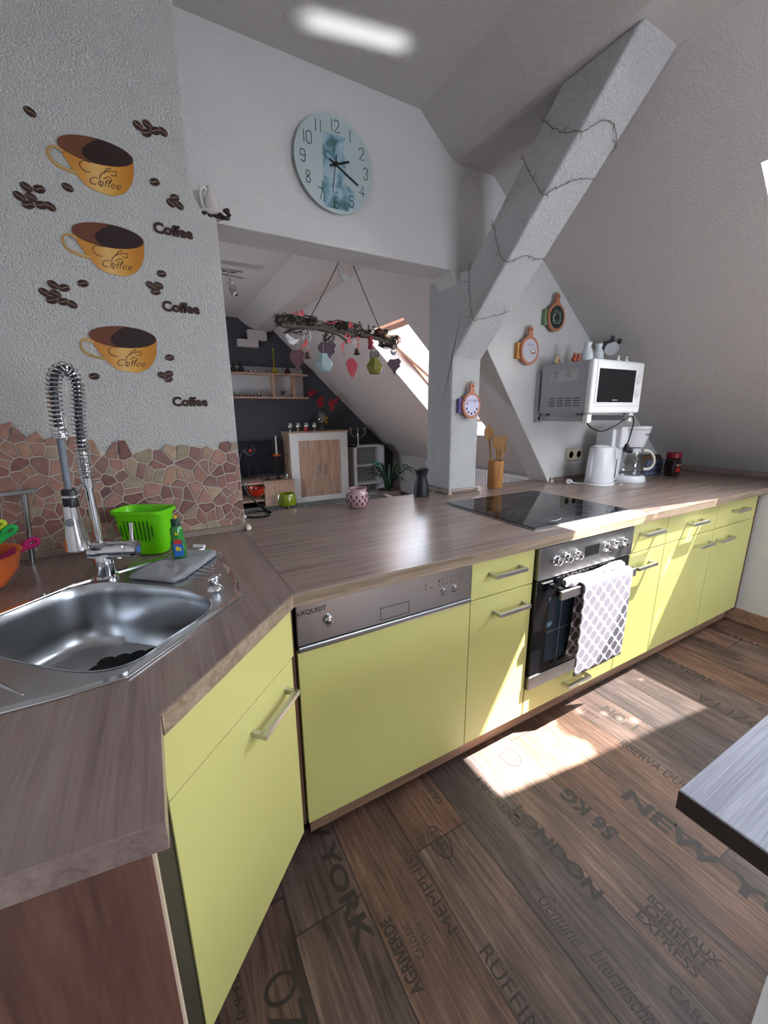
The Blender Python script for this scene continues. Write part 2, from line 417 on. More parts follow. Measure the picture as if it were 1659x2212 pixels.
# sloping roof of the kitchen, plane z = 2.078 - .787 (x - 1.815), with the skylight opening and one for the added skylight
SL = .787; nk = Vector((SL, 0, 1)).normalized()
def fk(x, y): return (x, y, 2.078 - SL * (x - 1.815))
struct(M().plate([[(1.30, -3.3), (3.42, -3.3), (3.42, .94), (1.30, .94)], [(1.69, -.155), (1.69, -.715), (2.53, -.715), (2.53, -.155)], [(1.60, -1.75), (1.60, -2.75), (2.50, -2.75), (2.50, -1.75)]], fk, nk * .24).build('ceiling', m_plaster), 'sloping white kitchen roof with a skylight')
def skylight(name, fn, nrm, x0, x1, y0, y1, lab, frame_m, open_deg=0):
    t = thing(name, lab, 'window', fn((x0+x1)/2, (y0+y1)/2)); t['kind'] = 'structure'
    k = M(); off = Vector(nrm) * .20
    base = lambda a, b: Vector(fn(a, b)) + off
    k.plate([[(x0-.03, y0-.04), (x1+.03, y0-.04), (x1+.03, y1+.04), (x0-.03, y1+.04)], [(x0+.025, y0+.03), (x1-.025, y0+.03), (x1-.025, y1-.03), (x0+.025, y1-.03)]], base, Vector(nrm) * .07)
    k.build('window_frame', frame_m, t, bevel=.004)
    M().plate([[(x0+.02, y0+.02), (x1-.02, y0+.02), (x1-.02, y1-.02), (x0+.02, y1-.02)]], lambda a, b: Vector(fn(a, b)) + Vector(nrm)*.235, Vector(nrm) * .004).build('pane', m_pane, t)
    return t
w1 = skylight('window_1', fk, nk, 1.69, 2.53, -.715, -.155, 'kitchen skylight in the sloping roof at the right edge', m_white)
# lace half-curtain over the lower part of the skylight: lets part of the sun through
def lace():
    m = bpy.data.materials.new('lace net'); m.use_nodes = True; nt = m.node_tree; n = nt.nodes; l = nt.links; n.clear()
    o = n.new('ShaderNodeOutputMaterial'); t = n.new('ShaderNodeBsdfTransparent'); d = n.new('ShaderNodeBsdfTranslucent'); d.inputs[0].default_value = (.85,.85,.85,1)
    mx = n.new('ShaderNodeMixShader'); tc = n.new('ShaderNodeTexCoord')
    v = n.new('ShaderNodeTexVoronoi'); v.inputs['Scale'].default_value = 14; l.new(tc.outputs['Object'], v.inputs['Vector'])
    r = n.new('ShaderNodeMapRange'); r.inputs[1].default_value = .12; r.inputs[2].default_value = .2; r.inputs[3].default_value = .0; r.inputs[4].default_value = .5
    l.new(v.outputs['Distance'], r.inputs[0]); l.new(r.outputs[0], mx.inputs[0]); l.new(t.outputs[0], mx.inputs[1]); l.new(d.outputs[0], mx.inputs[2]); l.new(mx.outputs[0], o.inputs[0])
    return m
k = M()
low = [(2.08 + .025*math.sin(i*1.7) - .05*i/10 , -.155 - .56*i/10) for i in range(11)]
k.plate([[(2.53, -.715), (2.53, -.155)] + low], lambda a, b: Vector(fk(a, b)) + nk*.17, nk*.002)
k.build('net_curtain', lace(), w1)

# kneewall on the right and its ledge
struct(M().box(2.80, 3.36, -3.3, .88, ZF, ZU - .004).build('wall_right', m_plaster), 'low white knee wall at the end of the cabinets')
struct(M().box(3.30, 3.40, -3.3, .94, ZU - .01, .97).build('wall_right', m_plaster), 'foot of the sloping roof behind the worktop')
struct(M().box(2.785, 2.80, -3.2, .05, ZF, ZF + .085).build('baseboard_right', m_plinth, bevel=.002), 'brown baseboard along the low wall on the right')
# left side of the room and back
struct(M().box(-1.07, -.95, -3.3, .66, ZF, 2.6).build('wall_left', m_plaster), 'white side wall beside the sink corner')
struct(M().xz([[(-1.07, ZF), (3.36, ZF), (3.36, 2.72), (-1.07, 2.72)], [(1.05, .95), (2.05, .95), (2.05, 1.85), (1.05, 1.85)]], -3.42, -3.3).build('wall_front', m_plaster), 'white wall behind the viewer with an added window')
w5 = thing('added_window_rear', 'added window in the wall behind the viewer, unseen, for more light', 'window', (.9, -3.36, 1.6)); w5['kind'] = 'structure'  # added opening out of view, put in to light the kitchen from behind
M().xz([[(1.05, .95), (2.05, .95), (2.05, 1.85), (1.05, 1.85)], [(1.11, 1.01), (1.52, 1.01), (1.52, 1.79), (1.11, 1.79)], [(1.58, 1.01), (1.99, 1.01), (1.99, 1.79), (1.58, 1.79)]], -3.39, -3.33).build('window_frame', m_white, w5)
w2 = skylight('added_skylight', fk, nk, 1.60, 2.50, -2.75, -1.75, 'added second kitchen skylight, unseen, further along the sloping roof', m_white)  # added out of view to bring more sky light into the kitchen

# post and 45 degree brace
struct(M().yz([(.80, ZT), (.80, 1.62), (-.035, 2.456), (.235, 2.456), (.69, 2.0), (.80, 2.013), (1.02, 2.013), (1.02, ZT)], 1.13, 1.32).build('trim_2', m_plaster_beam, bevel=.008), 'white plastered post with a diagonal brace rising to the roof beam')

# living room shell
SR = .9352
def fr(x, y): return (x, y, 2.305 - SR * (x - 1.554))
nr = Vector((SR, 0, 1)).normalized()
struct(M().plate([[(1.30, .94), (3.42, .94), (3.42, 5.1), (1.30, 5.1)], [(1.73, 2.25), (2.84, 2.25), (2.84, 3.02), (1.73, 3.02)]], fr, nr * .24).build('ceiling', m_ceil2), 'sloping white roof of the living room')
struct(M().box(-1.07, 3.5, 5.1, 5.22, ZF, 2.72).build('wall_back', m_dark), 'anthracite painted end wall of the living room')
struct(M().box(3.30, 3.42, .94, 5.1, ZF, .72).build('wall_right', m_ceil2), 'knee wall of the living room behind the radiator')
struct(M().yz([[(.94, ZF), (5.1, ZF), (5.1, 2.72), (.94, 2.72)], [(2.6, .65), (3.6, .65), (3.6, 1.15), (2.6, 1.15)]], -1.07, -.95).build('wall_left', m_ceil2), 'side wall of the living room with an added window')
w4 = thing('added_window_side', 'added side window lighting the living room, unseen', 'window', (-1.01, 3.1, 1.55)); w4['kind'] = 'structure'  # added out of view because the living room was too dark
M().yz([[(2.6, .65), (3.6, .65), (3.6, 1.15), (2.6, 1.15)], [(2.65, .70), (3.55, .70), (3.55, 1.10), (2.65, 1.10)]], -1.05, -.99).build('window_frame', m_white, w4)
struct(M().box(.86, 1.13, 4.99, 5.09, 2.232, 2.325).box(1.00, 1.25, 4.99, 5.09, 2.325, 2.452).build('trim_3', m_ceil2, bevel=.005), 'white stepped corbel under the roof purlin')
m_sash = wood('reddish pine window', 'b98d77', 'c79a84', 'a67a65', 'x', 2, .5, .05, 10)
w3 = skylight('window_3', fr, nr, 1.73, 2.84, 2.25, 3.02, 'living room skylight seen through the serving hatch', m_sash)
# pivoted sash tilted open inside the frame
sx = Vector((1, 0, -SR)).normalized()
ang = math.radians(-10); Rm = Matrix.Rotation(ang, 3, 'Y'); c0 = Vector(fr(2.285, 2.635)) + nr * .22
ux = Rm @ sx; un = Rm @ nr
k = M()
def fs(a, b): return c0 + ux * a + Vector((0, b, 0))
k.plate([[(-.70, -.34), (.70, -.34), (.70, .34), (-.70, .34)], [(-.64, -.28), (.64, -.28), (.64, .28), (-.64, .28)]], fs, un * .045)
k.build('sash', m_sash, w3, bevel=.003)
# round openwork hanging in front of the pane
k = M(); cc = Vector((1.99, 2.43, 1.97))
for r in (.045, .065): k.tube([cc + r*(math.cos(t*PI/12)*sx + math.sin(t*PI/12)*Vector((0,1,0))) for t in range(24)], .0022, 5, True)
for j in range(9):
    a = j*2*PI/9; k.tube([cc + .02*(math.cos(a+1)*sx + math.sin(a+1)*Vector((0,1,0))), cc + .05*(math.cos(a)*sx + math.sin(a)*Vector((0,1,0))), cc + .065*(math.cos(a+.3)*sx + math.sin(a+.3)*Vector((0,1,0)))], .002, 5)
    k.tube([cc + .03*(math.cos(a)*sx + math.sin(a)*Vector((0,1,0))) + .013*(math.cos(t*PI/4)*sx + math.sin(t*PI/4)*Vector((0,1,0))) for t in range(8)], .0018, 4, True)
k.tube([cc + Vector((-.06, 0, .055)), cc + Vector((-.12, 0, .16))], .001, 4)
tag(k.build('window_ornament', mat('grey wire', '8b8d93', .5)), 'round grey openwork ornament hanging in the living room skylight', 'window ornament')

for nm, c, nn, a, b_ in (('sky_portal', Vector(fk(2.07, -.435)) + nk*.26, -nk, .96, .56), ('sky_portal_living', Vector(fr(2.285, 2.635)) + nr*.26, -nr, 1.5, .77), ('sky_portal_rear', Vector(fk(2.05, -2.25)) + nk*.26, -nk, 1.14, 1.0)):  # the rear portal belongs to the added skylight
    o = portal(nm, c, nn, a, b_)
    z = -Vector(nn); x = Vector((1, 0, -(SL if 'living' not in nm else SR))).normalized(); y = z.cross(x)
    o.matrix_world = Matrix(((x.x, y.x, z.x, c.x), (x.y, y.y, z.y, c.y), (x.z, y.z, z.z, c.z), (0,0,0,1)))
o = portal('sky_portal_behind', (1.55, -3.41, 1.4), (0, 1, 0), 1.0, .9)  # portal of the added window behind the viewer
o.matrix_world = Matrix(((1, 0, 0, 1.55), (0, 0, -1, -3.41), (0, 1, 0, 1.4), (0,0,0,1)))
o = portal('sky_portal_side', (-1.08, 3.1, .9), (1, 0, 0), 1.0, .5)  # portal of the added living room window
o.matrix_world = Matrix(((0, 0, -1, -1.08), (1, 0, 0, 3.1), (0, 1, 0, .9), (0,0,0,1)))
# added narrow-beam lamp on the worktop, standing in for sunlight reflected to the ceiling
gl_d = bpy.data.lights.new('added_glint_lamp', 'AREA'); gl = bpy.data.objects.new('added_glint_lamp', gl_d); COL.objects.link(gl)
gl_d.shape = 'RECTANGLE'; gl_d.size = .34; gl_d.size_y = .012; gl_d.energy = .026; gl_d.spread = .08; gl_d.color = (.9, .96, 1)
gl.matrix_world = Matrix.Translation((.51, .585, ZT + .012)) @ Matrix.Rotation(-.21, 4, 'Z') @ Matrix.Rotation(PI, 4, 'X')

# ------------------------------------------------------------------ worktop
wt = thing('kitchen_worktop', 'long brown-grey wood-look worktop running from the sink corner to the sloping roof', 'worktop', (0, 0, ZT))
sink_hole = smooth_loop([(-.19,.04),(-.235,.14),(-.335,.235),(-.42,.300),(-.51,.30),(-.60,.225),(-.645,.13),(-.60,.035),(-.50,-.075),(-.41,-.15),(-.34,-.155),(-.275,-.09),(-.212,-.03)], 6)
hob_x0, hob_x1, hob_y0, hob_y1 = .955, 1.575, .055, .605
M().xy([(0, -.02), (3.262, -.02), (3.262, .779), (1.93, .779), (1.93, .90), (.013, .90), (.012, .66), (-.0005, .66)], ZU, ZT).build('worktop_main_run', m_top_x, wt, bevel=.0015)
hole2 = [( -.30 + (x+.40)*1.0 - .10, y) for x, y in sink_hole]
M().xy([[(-.0005, .66), (-.0005, -.014), (-.006, -.0205), (-.302, -.330), (-.300, -.520), (-.445, -.503), (-.95, -.44), (-.95, .66)], sink_hole], ZU, ZT).build('worktop_corner', m_top_y, wt, bevel=.0015)
# lighter front edging
e = M(); e.box(-.004, 3.262, -.0215, -.0195, ZU + .0015, ZT - .002)
d = Vector((-.302+.006, -.330+.0205, 0)); nn_ = Vector((d.y, -d.x, 0)).normalized() * -1
mid = Vector((-.154, -.17525, (ZU+ZT)/2)); e.obox(mid + Vector((.7,-.7,0)).normalized()*.0012, (d, Vector((.72,-.69,0)), (0,0,1)), (d.length/2, .0012, .0178))
e.build('front_edging', m_edge, wt)
M().box(-.95, .012, .640, .659, ZT, ZT + .022).build('upstand', m_top_x, wt, bevel=.003)
M().obox((.018, .640, ZT + .010), ((1,0,0),(0,1,0),(0,0,1)), (.010, .020, .010)).build('upstand_end_cap', mat('cream plastic', 'd9cdb9', .5), wt, bevel=.007)
M().box(1.125, 1.325, .778, .799, ZT, ZT + .024).build('upstand', m_top_x, wt, bevel=.004)
M().box(1.108, 1.129, .778, 1.0, ZT, ZT + .024).build('upstand', m_top_x, wt, bevel=.004)
for p_, q_ in (((1.122, .782, ZT), .032), ((1.328, .785, ZT), .026)): M().lathe([(.016, 0), (.004, q_)], p_, 4).build('upstand_end_cap', mat('cream plastic', 'd9cdb9', .5), wt)
M().box(1.93, 3.28, .758, .779, ZT, ZT + .026).build('upstand', m_top_x, wt, bevel=.004)
M().lathe([(.015, 0), (.004, .03)], (1.935, .766, ZT), 4).build('upstand_end_cap', mat('cream plastic', 'd9cdb9', .5), wt)
M().box(3.235, 3.262, -.02, .757, ZT, ZT + .036).build('upstand', m_top_y, wt, bevel=.004)

# ------------------------------------------------------------------ handles
def handle(parent, xf, L=.152, z=0, lab=None):
    """flat U shaped bow handle, local: along x, projecting -y"""
    k = M(xf); w = .0068
    k.box(-L/2, L/2, -.038, -.025, -w, w)
    k.box(-L/2, -L/2 + .011, -.028, 0, -w, w); k.box(L/2 - .011, L/2, -.028, 0, -w, w)
    return k.build('handle', m_handle, parent, bevel=.0008)
def front(parent, name, x0, x1, z0, z1, y=0.0, xf=None, hx=None, hz=None, mt=None):
    g_ = .0018
    f = M(xf).box(x0 + g_, x1 - g_, y, y + .019, z0 + g_, z1 - g_).build(name, mt or m_green, parent, bevel=.0012)
    if hx is not None: handle(f, (xf or Matrix.Identity(4)) @ Matrix.Translation((hx, y, hz)))
    return f
ZB = .152; ZD = .7285
def carcass(parent, x0, x1, y1=.58, name='body', xf=None):
    return M(xf).box(x0 + .001, x1 - .001, .0195, y1, ZB + .002, ZU - .002).build(name, m_void if False else mat('carcass edge', '5d5347', .6), parent)

cb = thing('base_cabinet', 'narrow lime green cabinet between the dishwasher and the oven, one drawer over one door', 'cabinet', (.75, .3, ZB), 'lime green base cabinets')
carcass(cb, .60, .90)
front(cb, 'drawer', .60, .90, ZD, .868, hx=.752, hz=.811)
front(cb, 'door', .60, .90, ZB, ZD, hx=.782, hz=.662)
cb = thing('base_cabinet', 'narrow lime green cabinet right of the oven, one drawer over one door', 'cabinet', (1.65, .3, ZB), 'lime green base cabinets')
carcass(cb, 1.50, 1.80)
front(cb, 'drawer', 1.50, 1.80, ZD, .868, hx=1.645, hz=.816)
front(cb, 'door', 1.50, 1.80, ZB, ZD, hx=1.615, hz=.663)
cb = thing('base_cabinet', 'wide lime green cabinet at the far right end with two drawers and two doors', 'cabinet', (2.28, .3, ZB), 'lime green base cabinets')
carcass(cb, 1.80, 2.765)
front(cb, 'drawer', 1.80, 2.286, ZD, .868, hx=2.05, hz=.804)
front(cb, 'drawer', 2.286, 2.765, ZD, .868, hx=2.522, hz=.810)
front(cb, 'door', 1.80, 2.286, ZB, ZD, hx=2.172, hz=.667)
front(cb, 'door', 2.286, 2.765, ZB, ZD, hx=2.397, hz=.662)
M().box(2.766, 2.784, .0, .58, ZB - .02, ZU - .002).build('side_panel', m_brown, cb)

# corner sink cabinet, front at 45 degrees (local x runs along the diagonal)
XD = Matrix.Rotation(PI/4, 4, 'Z')
cb = thing('sink_cabinet', 'lime green corner cabinet set diagonally under the sink', 'cabinet', (-.35, .1, ZB))
f = M(XD).box(-.440, -.014, .0, .019, ZD + .001, .868).build('fascia', m_green, cb, bevel=.0012)
f = M(XD).box(-.440, -.024, .0, .019, ZB, ZD - .001).build('door', m_green, cb, bevel=.0012)
handle(f, XD @ Matrix.Translation((-.140, 0, .664)), .158)
M().xy([[(-.315, -.31), (-.328, -.487), (-.94, -.42), (-.94, .63), (-.02, .63), (-.006, .03)], [(-.337, -.30), (-.348, -.468), (-.92, -.402), (-.92, .61), (-.04, .61), (-.026, .04)]], ZB, ZU - .003).build('body', mat('dark carcass', '2a2420', .6), cb)
M().plate([[(-.94, ZF), (-.320, ZF), (-.320, ZU - .002), (-.94, ZU - .002)]], lambda a, b: (a, -.488 - (a + .32) * .10, b), (0, -.016, 0)).build('side_panel', m_brown, cb, bevel=.001)
M().box(-.3199, -.3170, -.503, -.489, ZF, ZU - .003).build('panel_edge', mat('cream edging', 'c9b39d', .5), cb)
M(XD).box(-.43, -.02, .06, .075, ZF, ZB).build('toe_board', m_plinth, cb)
# filler next to dishwasher
M().box(-.012, -.003, .004, .03, ZB, ZU - .002).build('filler_strip', m_brown, cb)

pl = M().box(.02, 2.783, .045, .060, ZF, ZB + .004).build('plinth_board', m_plinth, bevel=.002)
tag(pl, 'reddish brown plinth board along the floor under the green cabinets', 'plinth')

# ------------------------------------------------------------------ dishwasher
dw = thing('dishwasher', 'built-in dishwasher with steel control panel and lime green door panel', 'dishwasher', (.3, .3, ZB))
M().box(.004, .598, .021, .57, ZB, ZU - .003).build('body', m_black, dw)
M().box(.003, .597, -.002, .020, ZB + .002, .727).build('door_panel', m_green, dw, bevel=.0012)
cp = M().xz([(.003, .748), (.597, .748), (.597, .866), (.003, .866)], -.006, .020).build('control_panel', m_steel_panel, dw, bevel=.003)
M().box(.003, .597, -.010, .019, .729, .7465).build('grip_rail', m_steel_panel, dw, bevel=.004)
k = M(); k.lathe([(.0135, 0), (.0125, .009), (.010, .011)], (.091, -.006, .806), 28, (0,-1,0)); k.build('knob', m_chrome, cp, True)
k = M(); fr_ = [[(.252,.757),(.352,.757),(.352,.796),(.252,.796)], [(.2535,.7585),(.3505,.7585),(.3505,.7945),(.2535,.7945)]]
k.xz(fr_, -.0067, -.0058).build('display_frame', m_print, cp)
for bx in (.478, .524):
    M().lathe([(.0075, 0), (.007, .004), (.005, .006)], (bx, -.006, .801), 20, (0,-1,0)).build('button', m_chrome, cp, True)
k = M(); k.text('eXQUISIT', .019, T(.047, -.0065, .842, *FRONT), .0003)
for i in range(6): k.lathe([(.0018, 0), (.0018, .0006)], (.462 + i*.016, -.006, .822), 8, (0,-1,0))
for i, s_ in enumerate('#=-+*o'): k.text(s_, .010, T(.462 + i*.016, -.0065, .836, *FRONT), .0003)
for i in range(2): k.lathe([(.002, 0), (.002, .0006)], (.412 + i*.018, -.006, .820), 8, (0,-1,0))
k.text('ON', .008, T(.412, -.0065, .832, *FRONT)); k.text('START', .006, T(.478, -.0065, .786, *FRONT), .0001); k.text('PROG', .006, T(.524, -.0065, .786, *FRONT), .0001)
k.text('I', .006, T(.0905, -.0065, .828, *FRONT)); k.text('ON', .006, T(.091, -.0065, .784, *FRONT), .0001)
k.build('printed_marks', m_print, cp, recalc=False)

# ------------------------------------------------------------------ oven
ov = thing('oven', 'built-in oven with steel control panel, black glass door and bar handle', 'oven', (1.2, .3, .27))
M().box(.906, 1.497, .021, .56, .268, ZU - .003).build('body', m_black, ov)
cp = M().box(.908, 1.495, -.016, .020, .738, .866).build('control_panel', m_steel_panel, ov, bevel=.002)
for kx in (1.000, 1.060, 1.121, 1.306, 1.368, 1.428):
    M().lathe([(.0205, 0), (.0205, .003), (.0165, .005), (.0155, .019), (.012, .021)], (kx, -.016, .806), 28, (0,-1,0)).build('knob', m_chrome, cp, True)
M().box(1.168, 1.258, -.0168, -.0155, .786, .829).build('display', m_oven_glass, cp)
k = M()
for kx in (1.000, 1.060, 1.121, 1.306, 1.368, 1.428):
    k.tube([(kx + .0035*math.cos(t*PI/6), -.0165, .846 + .0035*math.sin(t*PI/6)) for t in range(12)], .0005, 4, True); k.lathe([(.0012,0),(.0012,.0005)], (kx, -.016, .834), 8, (0,-1,0))
for kx in (1.19, 1.232): k.lathe([(.003, 0), (.0025, .002)], (kx, -.016, .770), 8, (0,-1,0))
k.build('printed_marks', m_print, cp, recalc=False)
dr_ = M().box(.908, 1.495, -.012, .020, .331, .733).build('door', m_oven_glass, ov, bevel=.002)
M().box(.908, 1.495, -.014, .020, .272, .329).build('lower_trim', m_steel, ov, bevel=.002)
m_win = mat('oven window glass', '26343e', .08, 0, spec=.6)
M().box(.985, 1.418, -.0128, -.0118, .372, .652).build('window', m_win, dr_)
k = M(); k.box(.985, 1.418, -.0135, -.0127, .505, .5065); k.box(1.06, 1.0615, -.0135, -.0127, .372, .652); k.box(1.33, 1.3315, -.0135, -.0127, .372, .652); k.build('rack_lines', mat('pale rack wire', '8a97a0', .5), dr_)
hk = M().box(.992, 1.470, -.062, -.050, .660, .694); hk.box(1.03, 1.05, -.051, -.012, .668, .686); hk.box(1.41, 1.43, -.051, -.012, .668, .686)
hk.build('handle', m_handle, dr_, bevel=.0015)
cb = thing('drawer_unit', 'low lime green drawer with a steel handle under the oven', 'cabinet', (1.2, .3, ZB))
M().box(.904, 1.498, .0195, .56, ZB, .264).build('body', mat('carcass edge', '5d5347', .6), cb)
front(cb, 'drawer', .903, 1.499, ZB, .268, hx=1.208, hz=.216)

# tea towel over the oven handle
def towel_mat():
    m = mat('lattice towel', '6c6a76', .95); n = m.node_tree.nodes; l = m.node_tree.links; b = n['Principled BSDF']
    uv = n.new('ShaderNodeUVMap'); sp = n.new('ShaderNodeSeparateXYZ'); l.new(uv.outputs[0], sp.inputs[0])
    def mm(op, a, bb=None):
        q = n.new('ShaderNodeMath'); q.operation = op
        for i, v in enumerate((a, bb)):
            if v is None: continue
            if isinstance(v, (int, float)): q.inputs[i].default_value = v
            else: l.new(v, q.inputs[i])
        return q.outputs[0]
    cu = mm('COSINE', mm('MULTIPLY', sp.outputs[0], 2*PI)); cv = mm('COSINE', mm('MULTIPLY', sp.outputs[1], 2*PI))
    a = mm('ABSOLUTE', mm('ADD', cu, cv))
    r = n.new('ShaderNodeMapRange'); r.inputs[1].default_value = .42; r.inputs[2].default_value = .52; l.new(a, r.inputs[0])
    mx = n.new('ShaderNodeMix'); mx.data_type = 'RGBA'; mx.inputs[6].default_value = lin('e9e6ea'); mx.inputs[7].default_value = lin('625f6a')
    l.new(r.outputs[0], mx.inputs[0]); l.new(mx.outputs[2], b.inputs['Base Color'])
    return m
def towel(name, path, x0, x1, wav, taper, label, parent=None, nx=34, seed=1, uscale=15.5, thick=.0035):
    """cloth draped along path [(y,z)...]"""
    rnd = random.Random(seed); bm = bmesh.new(); uvl = bm.loops.layers.uv.new('UVMap')
    P = [Vector((0, a, b)) for a, b in smooth_loop([(a, b) for a, b in path], 8, False)]
    S_ = [0]
    for a, b in zip(P, P[1:]): S_.append(S_[-1] + (b - a).length)
    rows = []
    for i, p in enumerate(P):
        t = S_[i] / S_[-1]; row = []
        for j in range(nx + 1):
            u = j / nx; xx = x0 + (x1 - x0) * u
            drop = max(0, (path[0][1] + .0 - p.z))
            yy = p.y - wav * min(1, drop / .12) * (.5 + .5*math.sin(u * 15 + seed) ) * (.7 + .3*math.sin(u*7+drop*9)) - .018 * min(1, drop/.25) * math.exp(-((u-.55)/.12)**2)
            xx += taper * drop * (u - .35)
            zz = p.z - .02 * drop / .3 * math.sin(u * 2.2 + .4) * 2
            row.append((bm.verts.new((xx, yy, zz)), (u * (x1 - x0) * uscale, S_[i] * uscale)))
        rows.append(row)
    for a, b in zip(rows, rows[1:]):
        for j in range(nx):
            q = [a[j], a[j+1], b[j+1], b[j]]; f = bm.faces.new([w[0] for w in q])
            for lp, w in zip(f.loops, q): lp[uvl].uv = w[1]
    me = bpy.data.meshes.new(name); bm.to_mesh(me); bm.free(); me.materials.append(towel_mat_)
    for f in me.polygons: f.use_smooth = True
    o = bpy.data.objects.new(name, me); COL.objects.link(o)
    s = o.modifiers.new('s', 'SOLIDIFY'); s.thickness = thick; s.offset = 1
    if parent: o.parent = parent
    else: tag(o, label, 'towel')
    return o
towel_mat_ = towel_mat()
towel('tea_towel', [(-.066, .30), (-.068, .45), (-.068, .60), (-.068, .69), (-.060, .704), (-.050, .704), (-.040, .69), (-.038, .55), (-.030, .42), (-.025, .36)], 1.105, 1.425, .020, .12, 'grey and white lattice patterned tea towel hanging from the oven handle')
# rolled towel lying behind the handle bar
bm = bmesh.new(); uvl = bm.loops.layers.uv.new('UVMap')
rows = []
for i in range(25):
    u = i/24; x = 1.035 + .375*u; rr = .019 + .003*math.sin(u*9) - (.006 if i in (0, 24) else 0)
    rows.append([(bm.verts.new((x, -.033 + rr*.75*math.cos(a*PI/8), .712 + rr*math.sin(a*PI/8) - .004*math.sin(u*6))), (u*7.5, a/16*2.5)) for a in range(16)])
for a, b in zip(rows, rows[1:]):
    for j in range(16):
        q = [a[j], a[(j+1)%16], b[(j+1)%16], b[j]]; f = bm.faces.new([w[0] for w in q])
        for lp, w in zip(f.loops, q): lp[uvl].uv = w[1]
bm.faces.new([w[0] for w in rows[0]]); bm.faces.new([w[0] for w in rows[-1]])
me = bpy.data.meshes.new('rolled_towel'); bm.to_mesh(me); bm.free(); me.materials.append(towel_mat_)
for f in me.polygons: f.use_smooth = True
o = bpy.data.objects.new('rolled_towel', me); COL.objects.link(o); tag(o, 'rolled lattice patterned cloth lying behind the oven handle', 'towel')

# ------------------------------------------------------------------ hob
hb = thing('ceramic_hob', 'black ceramic hob with a thin steel rim set into the worktop', 'hob', ((hob_x0+hob_x1)/2, .33, ZT))
M().box(hob_x0, hob_x1, hob_y0, hob_y1, ZT, ZT + .006).build('steel_rim', m_steel, hb, bevel=.001)
M().box(hob_x0 + .006, hob_x1 - .006, hob_y0 + .006, hob_y1 - .006, ZT + .0055, ZT + .0085).build('glass_plate', m_hob, hb, bevel=.001)
for cx, cy, r in ((1.12, .20, .105), (1.12, .46, .075), (1.41, .20, .075), (1.40, .45, .105)):
    k = M()
    for q in (r, r - .035): k.tube([(cx + q*math.cos(t*PI/24), cy + q*math.sin(t*PI/24), ZT + .0086) for t in range(48)], .0006, 4, True)
    k.build('cooking_zone', mat('hob ring print', '6e7379', .4), hb)

# ------------------------------------------------------------------ sink
sk = thing('corner_sink', 'stainless steel corner sink with ribbed draining areas on both sides', 'sink', (-.4, .1, ZT))
refl = lambda p: (-p[1] - .325, -p[0] - .325)
half = [(-.118, .024), (-.111, .10), (-.114, .40), (-.122, .44), (-.150, .487), (-.30, .432), (-.425, .372), (-.50, .335)]
outl = half + [refl(p) for p in reversed(half)]
def inset(lp, d):
    n = len(lp); out = []
    for i in range(n):
        a, b, c = Vector(lp[i-1]), Vector(lp[i]), Vector(lp[(i+1) % n])
        n1 = Vector((-(b-a).y, (b-a).x)).normalized(); n2 = Vector((-(c-b).y, (c-b).x)).normalized(); m_ = (n1 + n2).normalized()
        out.append(tuple(b + m_ * d / max(.4, m_.dot(n1))))
    return out
zs = ZT + .004
k = M(); k.plate([outl, inset(outl, .016)], lambda a, b: (a, b, ZT), (0, 0, .006)); k.build('rim', m_chrome, sk, bevel=.002)
k = M(); k.plate([inset(outl, .014), sink_hole], lambda a, b: (a, b, ZT + .0008), (0, 0, .0012)); k.build('deck', m_steel_sink, sk)
# basin as a lofted bowl
k = M(); cx = sum(p[0] for p in sink_hole)/len(sink_hole); cy = sum(p[1] for p in sink_hole)/len(sink_hole); rings = []
for sc, zz in ((1.015, ZT+.003), (1.0, ZT+.002), (.985, ZT-.004), (.975, ZT-.03), (.955, ZT-.11), (.93, ZT-.145), (.87, ZT-.163), (.75, ZT-.170), (.4, ZT-.172), (.1, ZT-.174)):
    rings.append([k.bm.verts.new((cx + (p[0]-cx)*sc, cy + (p[1]-cy)*sc, zz)) for p in sink_hole])
for a, b in zip(rings, rings[1:]):
    for j in range(len(a)): k.face([a[j], a[(j+1) % len(a)], b[(j+1) % len(a)], b[j]])
k.face(rings[-1]); bo = k.build('basin', m_steel_sink, sk, True, recalc=False)
s = bo.modifiers.new('s', 'SOLIDIFY'); s.thickness = .0012; s.offset = 1
bo.data.update()
# draining ribs: right side and left side
def rib(a, b, w=.0045): return (Vector((a[0], a[1], ZT+.0016)), Vector((b[0], b[1], ZT+.0016)), w)
for i in range(6):
    y = .170 + i*.030; k = M()
    a = Vector((-.250 + i*.012, y + .075)); b_ = Vector((-.155, y - .0))
    k.tube([(a.x, a.y, ZT+.001), ((a.x+b_.x)/2, (a.y+b_.y)/2, ZT+.0018), (b_.x, b_.y, ZT+.001)], [.002, .0042, .002], 6); k.build('draining_rib', m_steel_sink, sk, True)
for i in range(6):
    k = M()
    a = Vector(refl((-.250 + i*.012, .170 + i*.030 + .075))); b_ = Vector(refl((-.155, .170 + i*.030)))
    k.tube([(a.x, a.y, ZT+.001), ((a.x+b_.x)/2, (a.y+b_.y)/2, ZT+.0018), (b_.x, b_.y, ZT+.001)], [.002, .0042, .002], 6); k.build('draining_rib', m_steel_sink, sk, True)
k = M(); k.lathe([(.021, 0), (.019, .006), (.012, .012), (.011, .022)], (-.171, .110, ZT+.002), 24); k.build('drain_knob', m_chrome, sk, True)
k = M(); k.ball((-.168, .114, ZT+.030), (.021, .009, .008), 14, Matrix.Rotation(.6, 3, 'Z')); k.build('drain_lever', m_chrome, sk, True)
mt_ = M()
for cx_, cy_ in [(-.40+.034*a + .017*b_, .17 + .03*b_ - .034*a*.1) for a in range(-2, 3) for b_ in range(-3, 3)]:
    mt_.lathe([(.021, 0), (.021, .006), (.017, .009)], (cx_ , cy_ - .05, ZT-.1725), 14)
